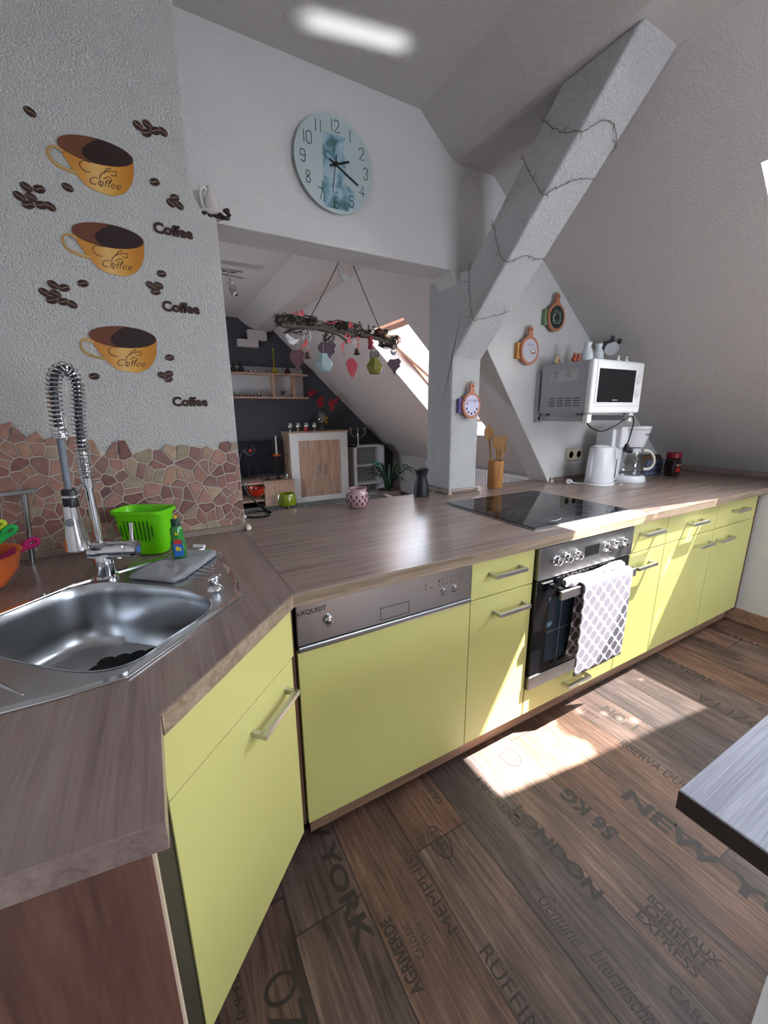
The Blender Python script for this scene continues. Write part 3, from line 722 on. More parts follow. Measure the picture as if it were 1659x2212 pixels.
o = mt_.build('sink_mat', mat('black rubber', '060607', .6)); tag(o, 'black pebble-shaped rubber mat on the bottom of the sink', 'sink mat')

# ------------------------------------------------------------------ spring tap
tp = thing('spring_tap', 'tall chrome kitchen tap with a coiled spring hose and pull-down spray', 'tap', (-.421, .338, ZT+.002))
k = M(); k.lathe([(.030, 0), (.030, .006), (.0245, .012), (.0235, .075), (.0225, .078)], (-.421, .338, ZT+.002), 28); k.build('base', m_chrome, tp, True)
k = M(); k.lathe([(.015, -.032), (.024, -.028), (.0255, -.01), (.0255, .055), (.0235, .057), (.0235, .061), (.0255, .063), (.0265, .082), (.025, .088)], (-.421, .338, .990), 28, Vector((.97, -.25, -.05))); k.build('mixer_body', m_chrome, tp, True)
k = M(); k.tube([(-.349, .320, .992), (-.347, .320, 1.025), (-.343, .320, 1.062)], [.0058, .0052, .0048], 12); k.build('lever', m_chrome, tp, True)
k = M(); k.lathe([(.011, 0), (.010, .002)], (-.3355, .316, .9855), 16, Vector((.97, -.25, -.05))); k.build('marker_cap', mat('blue marker', '3b62a8', .3), tp)
k = M(); k.tube([(-.423, .338, 1.0), (-.424, .340, 1.08), (-.425, .341, 1.16), (-.425, .341, 1.19)], [.0105, .0105, .0105, .0125], 16); k.lathe([(.014, 0), (.014, .035)], (-.425, .341, 1.165), 20); k.build('riser', m_chrome, tp, True)
# arc the hose follows
arc_pts = [(-.425, .341, 1.19), (-.424, .341, 1.25), (-.421, .341, 1.32), (-.413, .339, 1.385), (-.410, .335, 1.425), (-.417, .328, 1.452), (-.431, .318, 1.458), (-.446, .309, 1.440), (-.453, .303, 1.40), (-.456, .301, 1.35), (-.457, .300, 1.30)]
ap = smooth_loop(arc_pts, 8, False); inner = ap + [(-.459, .300, 1.24), (-.461, .300, 1.17)]
M().tube(ap, .0080, 10).build('inner_hose', mat('dark rubber hose', '2b2e35', .5), tp, True); M().tube(inner[len(ap)-1:], .0078, 10).build('hose', mat('grey braided hose', '7f858f', .35, .6, bump=.6, bscale=400), tp, True)
def helix(path, r, turns, rad, ringseg=14):
    P = [Vector(p) for p in path]; L = [0]
    for a, b in zip(P, P[1:]): L.append(L[-1] + (b-a).length)
    N = turns * ringseg; out = []; u = None; 
    for i in range(N + 1):
        s_ = L[-1]*i/N; j = 0
        while j < len(L) - 2 and L[j+1] < s_: j += 1
        t = (s_ - L[j]) / max(1e-9, L[j+1]-L[j]); p = P[j].lerp(P[j+1], t); tg = (P[j+1]-P[j]).normalized()
        side = Vector((0.6, .8, 0)); v = tg.cross(side).normalized(); w = tg.cross(v).normalized(); a = 2*PI*i/ringseg
        out.append(p + v*r*math.cos(a) + w*r*math.sin(a))
    return out
k = M(); k.tube(helix(ap, .0145, 44, 0), .0025, 6); 
k.tube(helix([(-.457, .300, 1.318), (-.457, .3, 1.293)], .0138, 6, 0), .0021, 5); k.tube(helix([(-.425, .341, 1.19), (-.424, .341, 1.262)], .0135, 18, 0), .0019, 5)
k.build('spring', m_chrome, tp, True)
k = M(); k.tube([(-.425, .341, 1.180), (-.440, .322, 1.170), (-.450, .308, 1.160)], .0045, 10)
k.tube([(-.459 + .018*math.cos(t*PI/10), .300 + .018*math.sin(t*PI/10), 1.152) for t in range(20)], .004, 8, True); k.tube([(-.418, .343, 1.176), (-.400, .352, 1.176)], .003, 8)
k.build('holder_arm', m_chrome, tp, True)
k = M(); k.lathe([(.0165, .0), (.0165, .04), (.0135, .045)], (-.461, .300, 1.125), 24); k.build('spray_collar', m_black, tp, True)
k = M(); k.lathe([(.024, 0), (.0285, .004), (.0275, .02), (.0205, .06), (.0175, .09), (.0165, .118)], (-.464, .300, 1.010), 28); k.build('spray_head', m_chrome, tp, True)
k = M(); k.lathe([(.010, 0), (.0085, .006)], (-.468, .279, 1.088), 20, (-.1, -1, 0)); k.build('spray_button', mat('grey rubber', '70747b', .6), tp)

# ------------------------------------------------------------------ on the sink corner
def rot2(p, a, c): x, y = p[0]*math.cos(a) - p[1]*math.sin(a), p[0]*math.sin(a) + p[1]*math.cos(a); return (c[0]+x, c[1]+y)
bk = thing('dish_basket', 'bright green plastic basket with slotted sides behind the tap', 'basket', (-.31, .545, ZT+.002))
m_lime = mat('lime plastic', '6fd60e', .35); m_lime.node_tree.nodes['Principled BSDF'].inputs['Subsurface Weight'].default_value = .15; m_lime.node_tree.nodes['Principled BSDF'].inputs['Subsurface Radius'].default_value = (.02,.05,.01)
def ring(w, d_, r, n=6):
    out = []
    for sx_, sy_, a0 in ((1,1,0),(-1,1,PI/2),(-1,-1,PI),(1,-1,1.5*PI)):
        for i in range(n+1):
            a = a0 + PI/2*i/n; out.append(((w/2-r)*sx_ + r*math.cos(a), (d_/2-r)*sy_ + r*math.sin(a)))
    return out
k = M(); rings = []; aR = -.55; cR = (-.318, .535)
prof = [(.120, .070, .003), (.135, .082, .03), (.150, .092, .09), (.160, .10, .135), (.172, .112, .137), (.173, .113, .147), (.166, .106, .148), (.158, .098, .140), (.146, .088, .09), (.130, .077, .03), (.115, .065, .008)]
for w, d_, z in prof: rings.append([k.bm.verts.new((*rot2(p, aR, cR), ZT+.001+z)) for p in ring(w, d_, .03)])
for a, b in zip(rings, rings[1:]):
    for j in range(len(a)): k.face([a[j], a[(j+1)%len(a)], b[(j+1)%len(a)], b[j]])
k.face(list(reversed(rings[0]))); k.face(rings[-1]); k.build('tub', m_lime, bk, True)
k = M()
for i in range(-4, 5):
    x = i*.012; 
    a = Vector((*rot2((x, -.0455), aR, cR), ZT+.052)); b_ = Vector((*rot2((x*1.05, -.0490), aR, cR), ZT+.118)); ux_ = Vector((*rot2((1, 0), aR, (0,0)), 0)); zz = (b_-a).normalized()
    k.obox((a+b_)/2, (ux_, zz, ux_.cross(zz)), (.0014, (b_-a).length/2 * (.55 if abs(i) > 3 else 1), .0012))
k.build('slots', mat('dark green slot', '1d5a08', .7), bk)
# cloth
def lump(name, m_, outline, z0, h, parent=None, amp=.004, seed=0, cuts=5):
    bm = bmesh.new(); rnd = random.Random(seed)
    A = [Vector((p[0], p[1], 0)) for p in outline]; c = sum(A, Vector())/len(A); ringz = ((1.0, 0.0), (1.015, h*.45), (.985, h*.9), (.8, h), (.55, h*1.05), (.28, h*1.1)); rings = []
    for sc, z in ringz:
        rings.append([bm.verts.new((c.x + (p.x-c.x)*sc, c.y + (p.y-c.y)*sc, z0 + z + (amp*(math.sin(p.x*55+sc*9)+math.cos(p.y*60+sc*5))*.5 if z > 0 else 0))) for p in A])
    for a, b in zip(rings, rings[1:]):
        for j in range(len(a)): bm.faces.new([a[j], a[(j+1)%len(a)], b[(j+1)%len(a)], b[j]])
    bm.faces.new(rings[-1]); bm.faces.new(list(reversed(rings[0]))); me = bpy.data.meshes.new(name); bm.to_mesh(me); bm.free(); me.materials.append(m_)
    for f in me.polygons: f.use_smooth = True
    o = bpy.data.objects.new(name, me); COL.objects.link(o)
    if parent: o.parent = parent
    return o
m_cloth = mat('grey terry cloth', 'a8a8ab', .95, bump=1, bscale=170, var=.35)
def subdiv_loop(lp, n):
    out = []
    for i in range(len(lp)):
        a, b = Vector(lp[i]), Vector(lp[(i+1) % len(lp)])
        for k_ in range(n): out.append(tuple(a.lerp(b, k_/n)))
    return out
cl_ = [(-.365, .295), (-.345, .275), (-.262, .200), (-.235, .215), (-.135, .365), (-.132, .395), (-.215, .450), (-.300, .390)]
o = lump('dish_cloth', m_cloth, subdiv_loop(cl_, 5), ZT+.0045, .013, amp=.004); tag(o, 'folded grey dish cloth on the draining board', 'cloth')
# detergent bottle
bt = thing('detergent_bottle', 'small green washing-up liquid bottle with dark cap on the cloth', 'bottle', (-.235, .370, ZT+.019))
def oval_loft(k, c, prof, seg=24):
    rings = []
    for w, d_, z in prof: rings.append([k.bm.verts.new((c[0] + w*math.cos(2*PI*i/seg)*.8 + -d_*math.sin(2*PI*i/seg)*.6*-1*0 , c[1] + d_*math.sin(2*PI*i/seg), c[2]+z)) for i in range(seg)])
    for a, b in zip(rings, rings[1:]):
        for j in range(seg): k.face([a[j], a[(j+1)%seg], b[(j+1)%seg], b[j]])
    k.face(list(reversed(rings[0]))); k.face(rings[-1]); return k
bz = ZT + .019
k = M(); oval_loft(k, (-.235,.370,bz), [(.021,.014,0),(.025,.017,.004),(.026,.017,.05),(.022,.016,.060),(.023,.016,.070),(.022,.015,.092),(.012,.012,.100)]); k.build('bottle_body', mat('green detergent', '2f9a3a', .1, trans=.35, coat=.5), bt, True)
k = M(); k.lathe([(.0125, .098), (.0125, .118), (.010, .121)], (-.235,.370,bz), 20); k.build('cap', mat('dark green cap', '0d3a33', .4), bt, True)
k = M(); k.lathe([(.006, .121), (.0055, .130), (.003, .132)], (-.235,.370,bz), 16); k.build('nozzle', mat('yellow nozzle', 'c8a81e', .4), bt, True)
XL = Matrix.Translation((-.2365, .352, bz)) @ Matrix.Rotation(-.15, 4, 'Z')
M(XL).box(-.013, .013, -.0015, 0, .008, .056).build('label', mat('blue label', '2a63b8', .4), bt)
M(XL).box(-.010, .011, -.0022, -.0012, .046, .060).build('label_band', mat('red label', 'c23a35', .4), bt)
k = M(XL); k.text('fit', .018, T(0, -.0024, .032, *FRONT), .0008); k.text('fit', .013, T(0, -.001, .078, *FRONT), .0005); k.build('label_text', mat('yellow lettering', 'e6d52b', .4), bt, recalc=False)
k = M(); k.tube([(-.190, .452, ZT+.022), (-.160, .430, ZT+.022)], .0065, 12); o = k.build('plastic_cap', m_white, smooth=True); tag(o, 'small white plastic cap lying on the grey cloth', 'cap')

# steel rail stand and plastic tools at the left edge
rs = thing('towel_rail', 'brushed steel rail on a round leg in front of the mosaic tiles', 'rail', (-.63, .585, ZT))
M().tube([(-.630, .585, ZT), (-.612, .583, 1.125)], .0075, 14).build('leg', m_steel, rs, True)
M().obox((-.66, .575, 1.131), ((1, .15, .03), (-.15, 1, 0), (0,0,1)), (.082, .012, .0055)).build('bar', m_steel, rs, bevel=.001)
def spoonlike(name, label, m_, pts, r, cat):
    t = thing(name, label, cat, pts[0]); k = M(); k.tube(smooth_loop(pts, 5, False), r*1.25, 14, flat=.5); k.build('shaft', m_, t, True)
    e_ = Vector(pts[-1]); d_ = (Vector(pts[-1]) - Vector(pts[-2])).normalized(); c_ = e_ + d_*.008; side = d_.cross(Vector((.3, 1, .2))).normalized()
    k = M(); k.tube([c_ + d_*.015*math.cos(a*PI/10) + side*.0085*math.sin(a*PI/10) for a in range(20)], .0062, 10, True); k.build('hanging_loop', m_, t, True)
    return t
ob = thing('mixing_bowl', 'orange plastic bowl leaning behind the sink at the left edge', 'bowl', (-.71, .40, ZT))
k = M(); bowl = [(.045, 0), (.070, .012), (.098, .05), (.110, .095), (.114, .098), (.106, .095), (.094, .05), (.066, .016), (.04, .006)]
k.lathe(bowl, (-.712, .395, ZT+.001), 32, cap1=True); k.build('bowl', mat('orange plastic', 'e8743a', .4), ob, True)
spoonlike('measuring_spoon', 'magenta plastic spoon handle standing in the orange bowl', mat('magenta plastic', 'b0155f', .4), [(-.70, .42, ZT+.03), (-.665, .44, .965), (-.628, .455, .99), (-.598, .46, 1.003)], .010, 'spoon')
spoonlike('measuring_spoon', 'green plastic spoon handle above the magenta one at the left edge', mat('green plastic', '18a548', .4), [(-.74, .42, ZT+.05), (-.70, .44, .98), (-.665, .455, 1.02), (-.637, .46, 1.042)], .011, 'spoon')
spoonlike('measuring_spoon', 'yellow-green plastic spoon handle, uppermost at the left edge', mat('yellow green plastic', 'b7c92c', .4), [(-.77, .43, ZT+.06), (-.73, .45, 1.0), (-.69, .46, 1.045), (-.660, .465, 1.060)], .010, 'spoon')

# ------------------------------------------------------------------ stone mosaic backsplash
def clip(poly, a, b, c):     # keep a*x+b*y<=c
    out = []
    for i in range(len(poly)):
        p, q = poly[i], poly[(i+1) % len(poly)]; dp = a*p[0]+b*p[1]-c; dq = a*q[0]+b*q[1]-c
        if dp <= 0: out.append(p)
        if dp * dq < 0: t = dp/(dp-dq); out.append((p[0]+(q[0]-p[0])*t, p[1]+(q[1]-p[1])*t))
    return out
rnd = random.Random(11); seeds = []
topz = lambda x: 1.245 + max(0, (-x - .40)) * .26
while len(seeds) < 290:
    best = None
    for _ in range(3):
        p = (rnd.uniform(-.98, .03), rnd.uniform(.90, 1.34)); dd = min([(p[0]-q[0])**2*1.1 + (p[1]-q[1])**2 for q in seeds] or [9])
        if best is None or dd > best[0]: best = (dd, p)
    seeds.append(best[1])
bs = thing('mosaic_backsplash', 'reddish broken-stone mosaic with an uneven top edge on the wall behind the sink', 'backsplash', (-.45, .655, ZT+.02))
base_top = [(x, topz(x) + .006*math.sin(x*37) + .006*math.sin(x*91+1)) for x in [(.008 - .0316*i) for i in range(31)]]
cells = []
for i, p in enumerate(seeds):
    lo_ = (-.95, ZT+.021); poly = [(p[0]-.08, p[1]-.08), (p[0]+.08, p[1]-.08), (p[0]+.08, p[1]+.08), (p[0]-.08, p[1]+.08)]
    for j, q in enumerate(seeds):
        if i == j: continue
        dx, dy = q[0]-p[0], q[1]-p[1]; D = math.hypot(dx, dy)
        if D > .2: continue
        g_ = .0024
        poly = clip(poly, dx/D, dy/D, (dx*(p[0]+q[0])/2 + dy*(p[1]+q[1])/2)/D - g_)
        if len(poly) < 3: break
    if len(poly) < 3 or p[1] > topz(p[0]): continue
    poly = clip(poly, 1, 0, .009); poly = clip(poly, -1, 0, .948) if len(poly) > 2 else poly; poly = clip(poly, 0, -1, -(ZT+.024)) if len(poly) > 2 else poly
    if len(poly) < 3: continue
    cl = []
    for a in poly:
        if not cl or math.hypot(a[0]-cl[-1][0], a[1]-cl[-1][1]) > .002: cl.append(a)
    if len(cl) >= 3 and math.hypot(cl[0][0]-cl[-1][0], cl[0][1]-cl[-1][1]) < .002: cl.pop()
    if len(cl) >= 3: cells.append(cl)
def stone_mat():
    m = mat('broken stone', '8d6a60', .6); n = m.node_tree.nodes; l = m.node_tree.links; b = n['Principled BSDF']
    g_ = n.new('ShaderNodeNewGeometry'); cr = n.new('ShaderNodeValToRGB'); e = cr.color_ramp.elements
    e[0].position = 0; e[0].color = lin('6f4f49'); e[1].position = 1; e[1].color = lin('b49a80')
    for p_, c_ in ((.2, '94655a'), (.4, 'a97f6f'), (.6, '86645f'), (.78, 'b08770'), (.9, '908471')):
        x = e.new(p_); x.color = lin(c_)
    l.new(g_.outputs['Random Per Island'], cr.inputs[0])
    tc = n.new('ShaderNodeTexCoord'); ns = n.new('ShaderNodeTexNoise'); ns.inputs['Scale'].default_value = 45; ns.inputs['Detail'].default_value = 5; l.new(tc.outputs['Object'], ns.inputs['Vector'])
    r = n.new('ShaderNodeMapRange'); r.inputs[1].default_value = .3; r.inputs[2].default_value = .7; r.inputs[3].default_value = .78; r.inputs[4].default_value = 1.15; l.new(ns.outputs['Fac'], r.inputs[0])
    mx = n.new('ShaderNodeMix'); mx.data_type = 'RGBA'; mx.blend_type = 'MULTIPLY'; mx.inputs[0].default_value = 1; l.new(cr.outputs[0], mx.inputs[6]); l.new(r.outputs[0], mx.inputs[7]); l.new(mx.outputs[2], b.inputs['Base Color'])
    bp = n.new('ShaderNodeBump'); bp.inputs['Strength'].default_value = .4; bp.inputs['Distance'].default_value = .002; l.new(ns.outputs['Fac'], bp.inputs['Height']); l.new(bp.outputs[0], b.inputs['Normal'])
    return m
k = M()
for c in cells:
    y0, y1 = .6545, .6515; cx_ = sum(p[0] for p in c)/len(c); cz_ = sum(p[1] for p in c)/len(c)
    A = [k.bm.verts.new((x, .6575, z)) for x, z in c]; B = [k.bm.verts.new((x, .6535, z)) for x, z in c]; C_ = [k.bm.verts.new((cx_+(x-cx_)*.93, .6518, cz_+(z-cz_)*.93)) for x, z in c]
    n_ = len(c)
    for j in range(n_): k.face([A[j], A[(j+1)%n_], B[(j+1)%n_], B[j]]); k.face([B[j], B[(j+1)%n_], C_[(j+1)%n_], C_[j]])
    k.face(C_); k.face(list(reversed(A)))
k.build('stones', stone_mat(), bs)
gp = [(-.945, ZT+.02), (.009, ZT+.02)] + [(x, z - .014) for x, z in base_top]; gp = [p for p in gp if p[0] >= -.95]
M().xz(gp, .6565, .6600).build('grout', mat('pale grout', 'cbbeb2', .9, bump=.3, bscale=120), bs)

# ------------------------------------------------------------------ coffee stickers on the rough wall
YS = .657
m_choc = mat('sticker dark brown', '3a2119', .6); m_brownc = mat('sticker milk coffee brown', '6a3c28', .6); m_blackc = mat('sticker black coffee', '2a1712', .6)
def cup_mat():
    m = mat('sticker golden cup', 'c98a33', .55); n = m.node_tree.nodes; l = m.node_tree.links; b = n['Principled BSDF']
    tc = n.new('ShaderNodeTexCoord'); sp = n.new('ShaderNodeSeparateXYZ'); l.new(tc.outputs['Object'], sp.inputs[0])
    r = n.new('ShaderNodeMapRange'); r.inputs[1].default_value = -.09; r.inputs[2].default_value = .09; l.new(sp.outputs[0], r.inputs[0])
    cr = n.new('ShaderNodeValToRGB'); e = cr.color_ramp.elements
    e[0].position = 0; e[0].color = lin('b9772a'); e[1].position = 1; e[1].color = lin('b5711d')
    for p_, c_ in ((.25, 'c98b3a'), (.45, 'dcb06c'), (.66, 'd29a45'), (.82, 'bf7f22')):
        x = e.new(p_); x.color = lin(c_)
    l.new(r.outputs[0], cr.inputs[0]); l.new(cr.outputs[0], b.inputs['Base Color']); return m
m_cup = cup_mat()
m_cuph = mat('sticker cream handle', 'c9a468', .55)
def make_cup(cx, cz, label, k_=1.0):
    t = thing('coffee_cup_sticker', label, 'wall sticker', (cx, YS, cz), 'coffee cup stickers')
    RX, RZ = .091*k_, .032*k_
    # bowl: local coordinates around the rim centre
    L = [(-RX, .0), (-.085, -.020), (-.068, -.055), (-.047, -.083), (-.027, -.099), (.018, -.106), (.034, -.103), (.062, -.086), (.084, -.050), (RX, -.0)]
    body = smooth_loop([(x*k_ if abs(x) != RX else x, z*k_) for x, z in L], 5, False)
    M().xz([(cx + x, cz + z) for x, z in body], YS, YS + .002).build('cup', m_cup, t)
    h = smooth_loop([(-.080,-.020), (-.097,-.012), (-.114,-.020), (-.116,-.040), (-.103,-.056), (-.080,-.064), (-.052,-.068)], 6, False)
    M().tube([(cx + x*k_, YS + .001, cz + z*k_) for x, z in h], .0062, 8, flat=.25).build('cup_handle', m_cuph, t, True)
    el = [(cx + RX*math.cos(a*PI/24), cz + RZ*math.sin(a*PI/24)) for a in range(48)]
    M().xz(el, YS - .0012, YS + .001).build('milk_coffee', m_brownc, t)
    e2 = []
    for a in range(48):
        x = RX*math.cos(a*PI/24); z = RZ*math.sin(a*PI/24)*.96
        e2.append((max(x*.985, -.032*k_ + .012*math.sin(z*60) - (z/RZ)**2*-.03), z))
    M().xz([(cx + x, cz + z) for x, z in e2], YS - .0018, YS).build('black_coffee', m_blackc, t)
    k = M(); k.text('Coffee', .030*k_, T(cx + .008, YS - .0006, cz - .078*k_, *FRONT), -.0004, shear=.35)
    sw = [(-.030 + .016*math.cos(a), -.045 + .014*math.sin(a)) for a in [i*.35 + 1 for i in range(13)]]
    k.tube([(cx + x*k_, YS - .0004, cz + z*k_) for x, z in sw], .0008, 4)
    for x, z in sw[:11]: k.tube([(cx+x*k_, YS-.0004, cz+z*k_), (cx+(x*1.12+.004)*k_, YS-.0004, cz+(z*.86-.003+.0)*k_)], .0009, 4)
    for a in (((0,-.09),(-.002,-.066),(.010,-.050),(.026,-.042)), ((.012,-.052),(.018,-.040),(.030,-.036),(.024,-.048)), ((.030,-.044),(.042,-.040),(.040,-.052),(.028,-.052)), ((.008,-.066),(.022,-.058),(.028,-.066),(.022,-.072))):
        k.tube([(cx+x*k_, YS-.0004, cz+z*k_) for x, z in smooth_loop(list(a), 5, False)], [.0006]*5 + [.0018]*6 + [.0006]*(5), 5, flat=.3) if False else k.tube([(cx+x*k_, YS-.0002, cz+z*k_) for x, z in smooth_loop(list(a), 5, False)], .0013, 5, flat=.4)
    k.build('cup_ornament', m_choc, t, recalc=False)
    return t
make_cup(-.302, 2.088, 'golden coffee cup sticker, the topmost of the three cups on the wall')
make_cup(-.303, 1.872, 'golden coffee cup sticker in the middle, between the two other cups')
make_cup(-.304, 1.588, 'golden coffee cup sticker, the lowest cup, just above the tap')
for zx, z, lab in ((-.124, 1.917, 'top'), (-.128, 1.6915, 'middle'), (-.134, 1.390, 'bottom')):
    k = M(); k.text('Coffee', .041, T(zx, YS - .0003, z, *FRONT), .0021)
    o = k.build('coffee_word_sticker', m_choc, recalc=False)
    for x, q in ((-.047, .014), (-.008, .017), (.008, .017)): pass
    tag(o, {'top': 'brown Coffee lettering sticker, the uppermost word, beside the middle cup', 'middle': 'brown Coffee lettering sticker, the middle word on the wall', 'bottom': 'brown Coffee lettering sticker, the lowest word, right of the lowest cup'}[lab], 'wall sticker', 'coffee word stickers')
m_slit = mat('sticker cream line', 'cdb9a6', .6)
def bean_parts(t, x, z, ang, r=.0142, q=.0102):
    ca, sa = math.cos(ang), math.sin(ang)
    b = M().xz([(x + r*math.cos(a*PI/12)*ca - q*math.sin(a*PI/12)*sa, z + r*math.cos(a*PI/12)*sa + q*math.sin(a*PI/12)*ca) for a in range(24)], YS - .0008*random.random(), YS + .0015)
    o = b.build('bean', m_choc, t)
    k = M(); pts = [(-.9*r, .0016), (-.3*r, -.0012), (.3*r, .0014), (.92*r, -.0014)]
    k.tube([(x + u*ca - v*sa, YS - .0010, z + u*sa + v*ca) for u, v in smooth_loop(pts, 4, False)], .0006, 4); k.build('slit', m_slit, o)
def beans(label, lst, single=False):
    x0 = sum(p[0] for p in lst)/len(lst); z0 = sum(p[1] for p in lst)/len(lst)
    t = thing('coffee_bean_sticker' if single else 'bean_cluster_sticker', label, 'wall sticker', (x0, YS, z0), 'coffee bean stickers')
    for x, z, a in lst: bean_parts(t, x, z, a)
D = math.radians
beans('single coffee bean sticker at the top left of the wall', [(-.442, 2.143, D(-28))], True)
beans('cluster of five coffee bean stickers at the upper right of the top cup', [(-.186,2.182,D(-35)), (-.161,2.191,D(-35)), (-.166,2.169,D(15)), (-.141,2.181,D(20)), (-.121,2.184,D(-30))])
beans('single coffee bean sticker left below the top cup', [(-.386,1.980,D(-20))], True)
beans('single coffee bean sticker right below the top cup', [(-.160,2.044,D(15))], True)
beans('cluster of seven coffee bean stickers at the left beneath the top cup', [(-.481,1.960,D(-35)), (-.453,1.961,D(10)), (-.500,1.934,D(-35)), (-.474,1.937,D(-25)), (-.484,1.917,D(10)), (-.454,1.922,D(10)), (-.435,1.923,D(-30))])
beans('cluster of three coffee bean stickers near the porcelain jug', [(-.109,2.013,D(10)), (-.121,1.996,D(-35)), (-.098,1.994,D(-40))])
beans('single coffee bean sticker left below the middle cup', [(-.388,1.732,D(10))], True)
beans('single coffee bean sticker right below the middle cup', [(-.173,1.788,D(5))], True)
beans('cluster of seven coffee bean stickers at the left beneath the middle cup', [(-.461,1.719,D(-35)), (-.436,1.714,D(10)), (-.485,1.696,D(-35)), (-.459,1.695,D(-30)), (-.471,1.677,D(8)), (-.443,1.676,D(8)), (-.424,1.671,D(-32))])
beans('cluster of three coffee bean stickers above the middle Coffee word', [(-.209,1.750,D(-30)), (-.186,1.752,D(-20)), (-.196,1.733,D(10))])
beans('single coffee bean sticker right of the lowest cup', [(-.180,1.534,D(5))], True)
beans('single coffee bean sticker left below the lowest cup', [(-.399,1.467,D(5))], True)
beans('cluster of three coffee bean stickers above the lowest Coffee word', [(-.210,1.477,D(-25)), (-.189,1.482,D(15)), (-.192,1.465,D(20))])

# porcelain jug on the wall shoulder
jg = thing('porcelain_jug', 'small porcelain jug ornament with brown beans on the wall shoulder by the clock', 'ornament', (-.01, .72, 1.99))
m_porc = mat('glazed porcelain', 'cfc8c4', .15, coat=.4); m_bean = mat('dark brown bean', '2a1410', .45)
k = M(); k.lathe([(.010, 0), (.024, .008), (.028, .028), (.022, .055), (.012, .078), (.011, .088), (.013, .094)], (.010, .72, 2.000), 24); k.ball((.013,.715,2.094),(.009,.009,.005)); k.build('jug', m_porc, jg, True)
M().tube(smooth_loop([(-.008,.712,2.010), (-.022,.708,2.035), (-.024,.707,2.070), (-.014,.708,2.084), (-.004,.712,2.078)], 6, False), .0045, 8).build('jug_handle', m_porc, jg, True)
k = M(); k.lathe([(.012, 0), (.040, .010), (.046, .018), (.030, .019)], (-.005,.700,1.985), 24); k.build('saucer', m_porc, jg, True)
k = M(); rnd = random.Random(3)
for i in range(16): k.ball((-.036 + i*.0052, .668 + .008*math.sin(i*2), 1.990 + .006*rnd.uniform(-1,1)), (.008, .006, .006), 10)
for i in range(9): k.ball((.046 + .012*rnd.uniform(-1,1), .672, 2.004 + .014*rnd.uniform(-1,1)), (.008, .006, .006), 10)
k.build('beans', m_bean, jg, True)

# ------------------------------------------------------------------ wall clock
ck = thing('wall_clock', 'round glass wall clock with a blue-green watercolour print and thin black numerals', 'clock', (.490, .775, 2.290))
def clock_mat():
    m = mat('printed clock glass', 'b9cbcd', .12, spec=.5, coat=.3); n = m.node_tree.nodes; l = m.node_tree.links; b = n['Principled BSDF']
    tc = n.new('ShaderNodeTexCoord'); sp = n.new('ShaderNodeSeparateXYZ'); l.new(tc.outputs['Object'], sp.inputs[0])
    ns = n.new('ShaderNodeTexNoise'); ns.inputs['Scale'].default_value = 17; ns.inputs['Detail'].default_value = 3; ns.inputs['Distortion'].default_value = .6; l.new(tc.outputs['Object'], ns.inputs['Vector'])
    cr = n.new('ShaderNodeValToRGB'); e = cr.color_ramp.elements; e[0].position = .32; e[0].color = lin('35605f'); e[1].position = .66; e[1].color = lin('b6c9cc')
    for p_, c_ in ((.40, '4d7c86'), (.47, '7e9fae'), (.55, '9bb3bd')):
        x = e.new(p_); x.color = lin(c_)
    l.new(ns.outputs['Fac'], cr.inputs[0])
    def mm(op, a, bb=None):
        q = n.new('ShaderNodeMath'); q.operation = op
        for i, v in enumerate((a, bb)):
            if v is None: continue
            if isinstance(v, (int, float)): q.inputs[i].default_value = v
            else: l.new(v, q.inputs[i])
        return q.outputs[0]
    w = mm('MULTIPLY_ADD', ns.outputs['Fac'], .05) ; 
    x = sp.outputs[0]; z = sp.outputs[2]
    a = mm('GREATER_THAN', x, -.052); b2 = mm('LESS_THAN', mm('ADD', x, mm('MULTIPLY', ns.outputs['Fac'], .12)), .105); c2 = mm('GREATER_THAN', z, -.150); d2 = mm('LESS_THAN', z, .10)
    band = mm('MULTIPLY', mm('MULTIPLY', a, b2), mm('MULTIPLY', c2, d2))
    e1 = mm('LESS_THAN', z, -.065); e2 = mm('LESS_THAN', mm('ABSOLUTE', x), mm('MULTIPLY', ns.outputs['Fac'], .16)); e3 = mm('GREATER_THAN', z, -.135)
    low = mm('MULTIPLY', mm('MULTIPLY', e1, e2), e3)
    mk = mm('MAXIMUM', band, low)
    mx = n.new('ShaderNodeMix'); mx.data_type = 'RGBA'; l.new(mm('MULTIPLY', mk, .9), mx.inputs[0]); mx.inputs[6].default_value = lin('b0bebd'); l.new(cr.outputs[0], mx.inputs[7]); l.new(mx.outputs[2], b.inputs['Base Color']); return m
M().lathe([(.1645, 0), (.165, .001), (.165, .004), (.1645, .005)], (.490, .763, 2.290), 96, (0,-1,0)).build('glass_dial', clock_mat(), ck)
M().lathe([(.035, 0), (.035, .016)], (.490, .779, 2.290), 24, (0,-1,0)).build('movement_box', m_black, ck)
k = M()
def stroke(pts, r=.0013): k.tube([(.490 + x, .7572, 2.290 + z) for x, z in pts], r, 5)
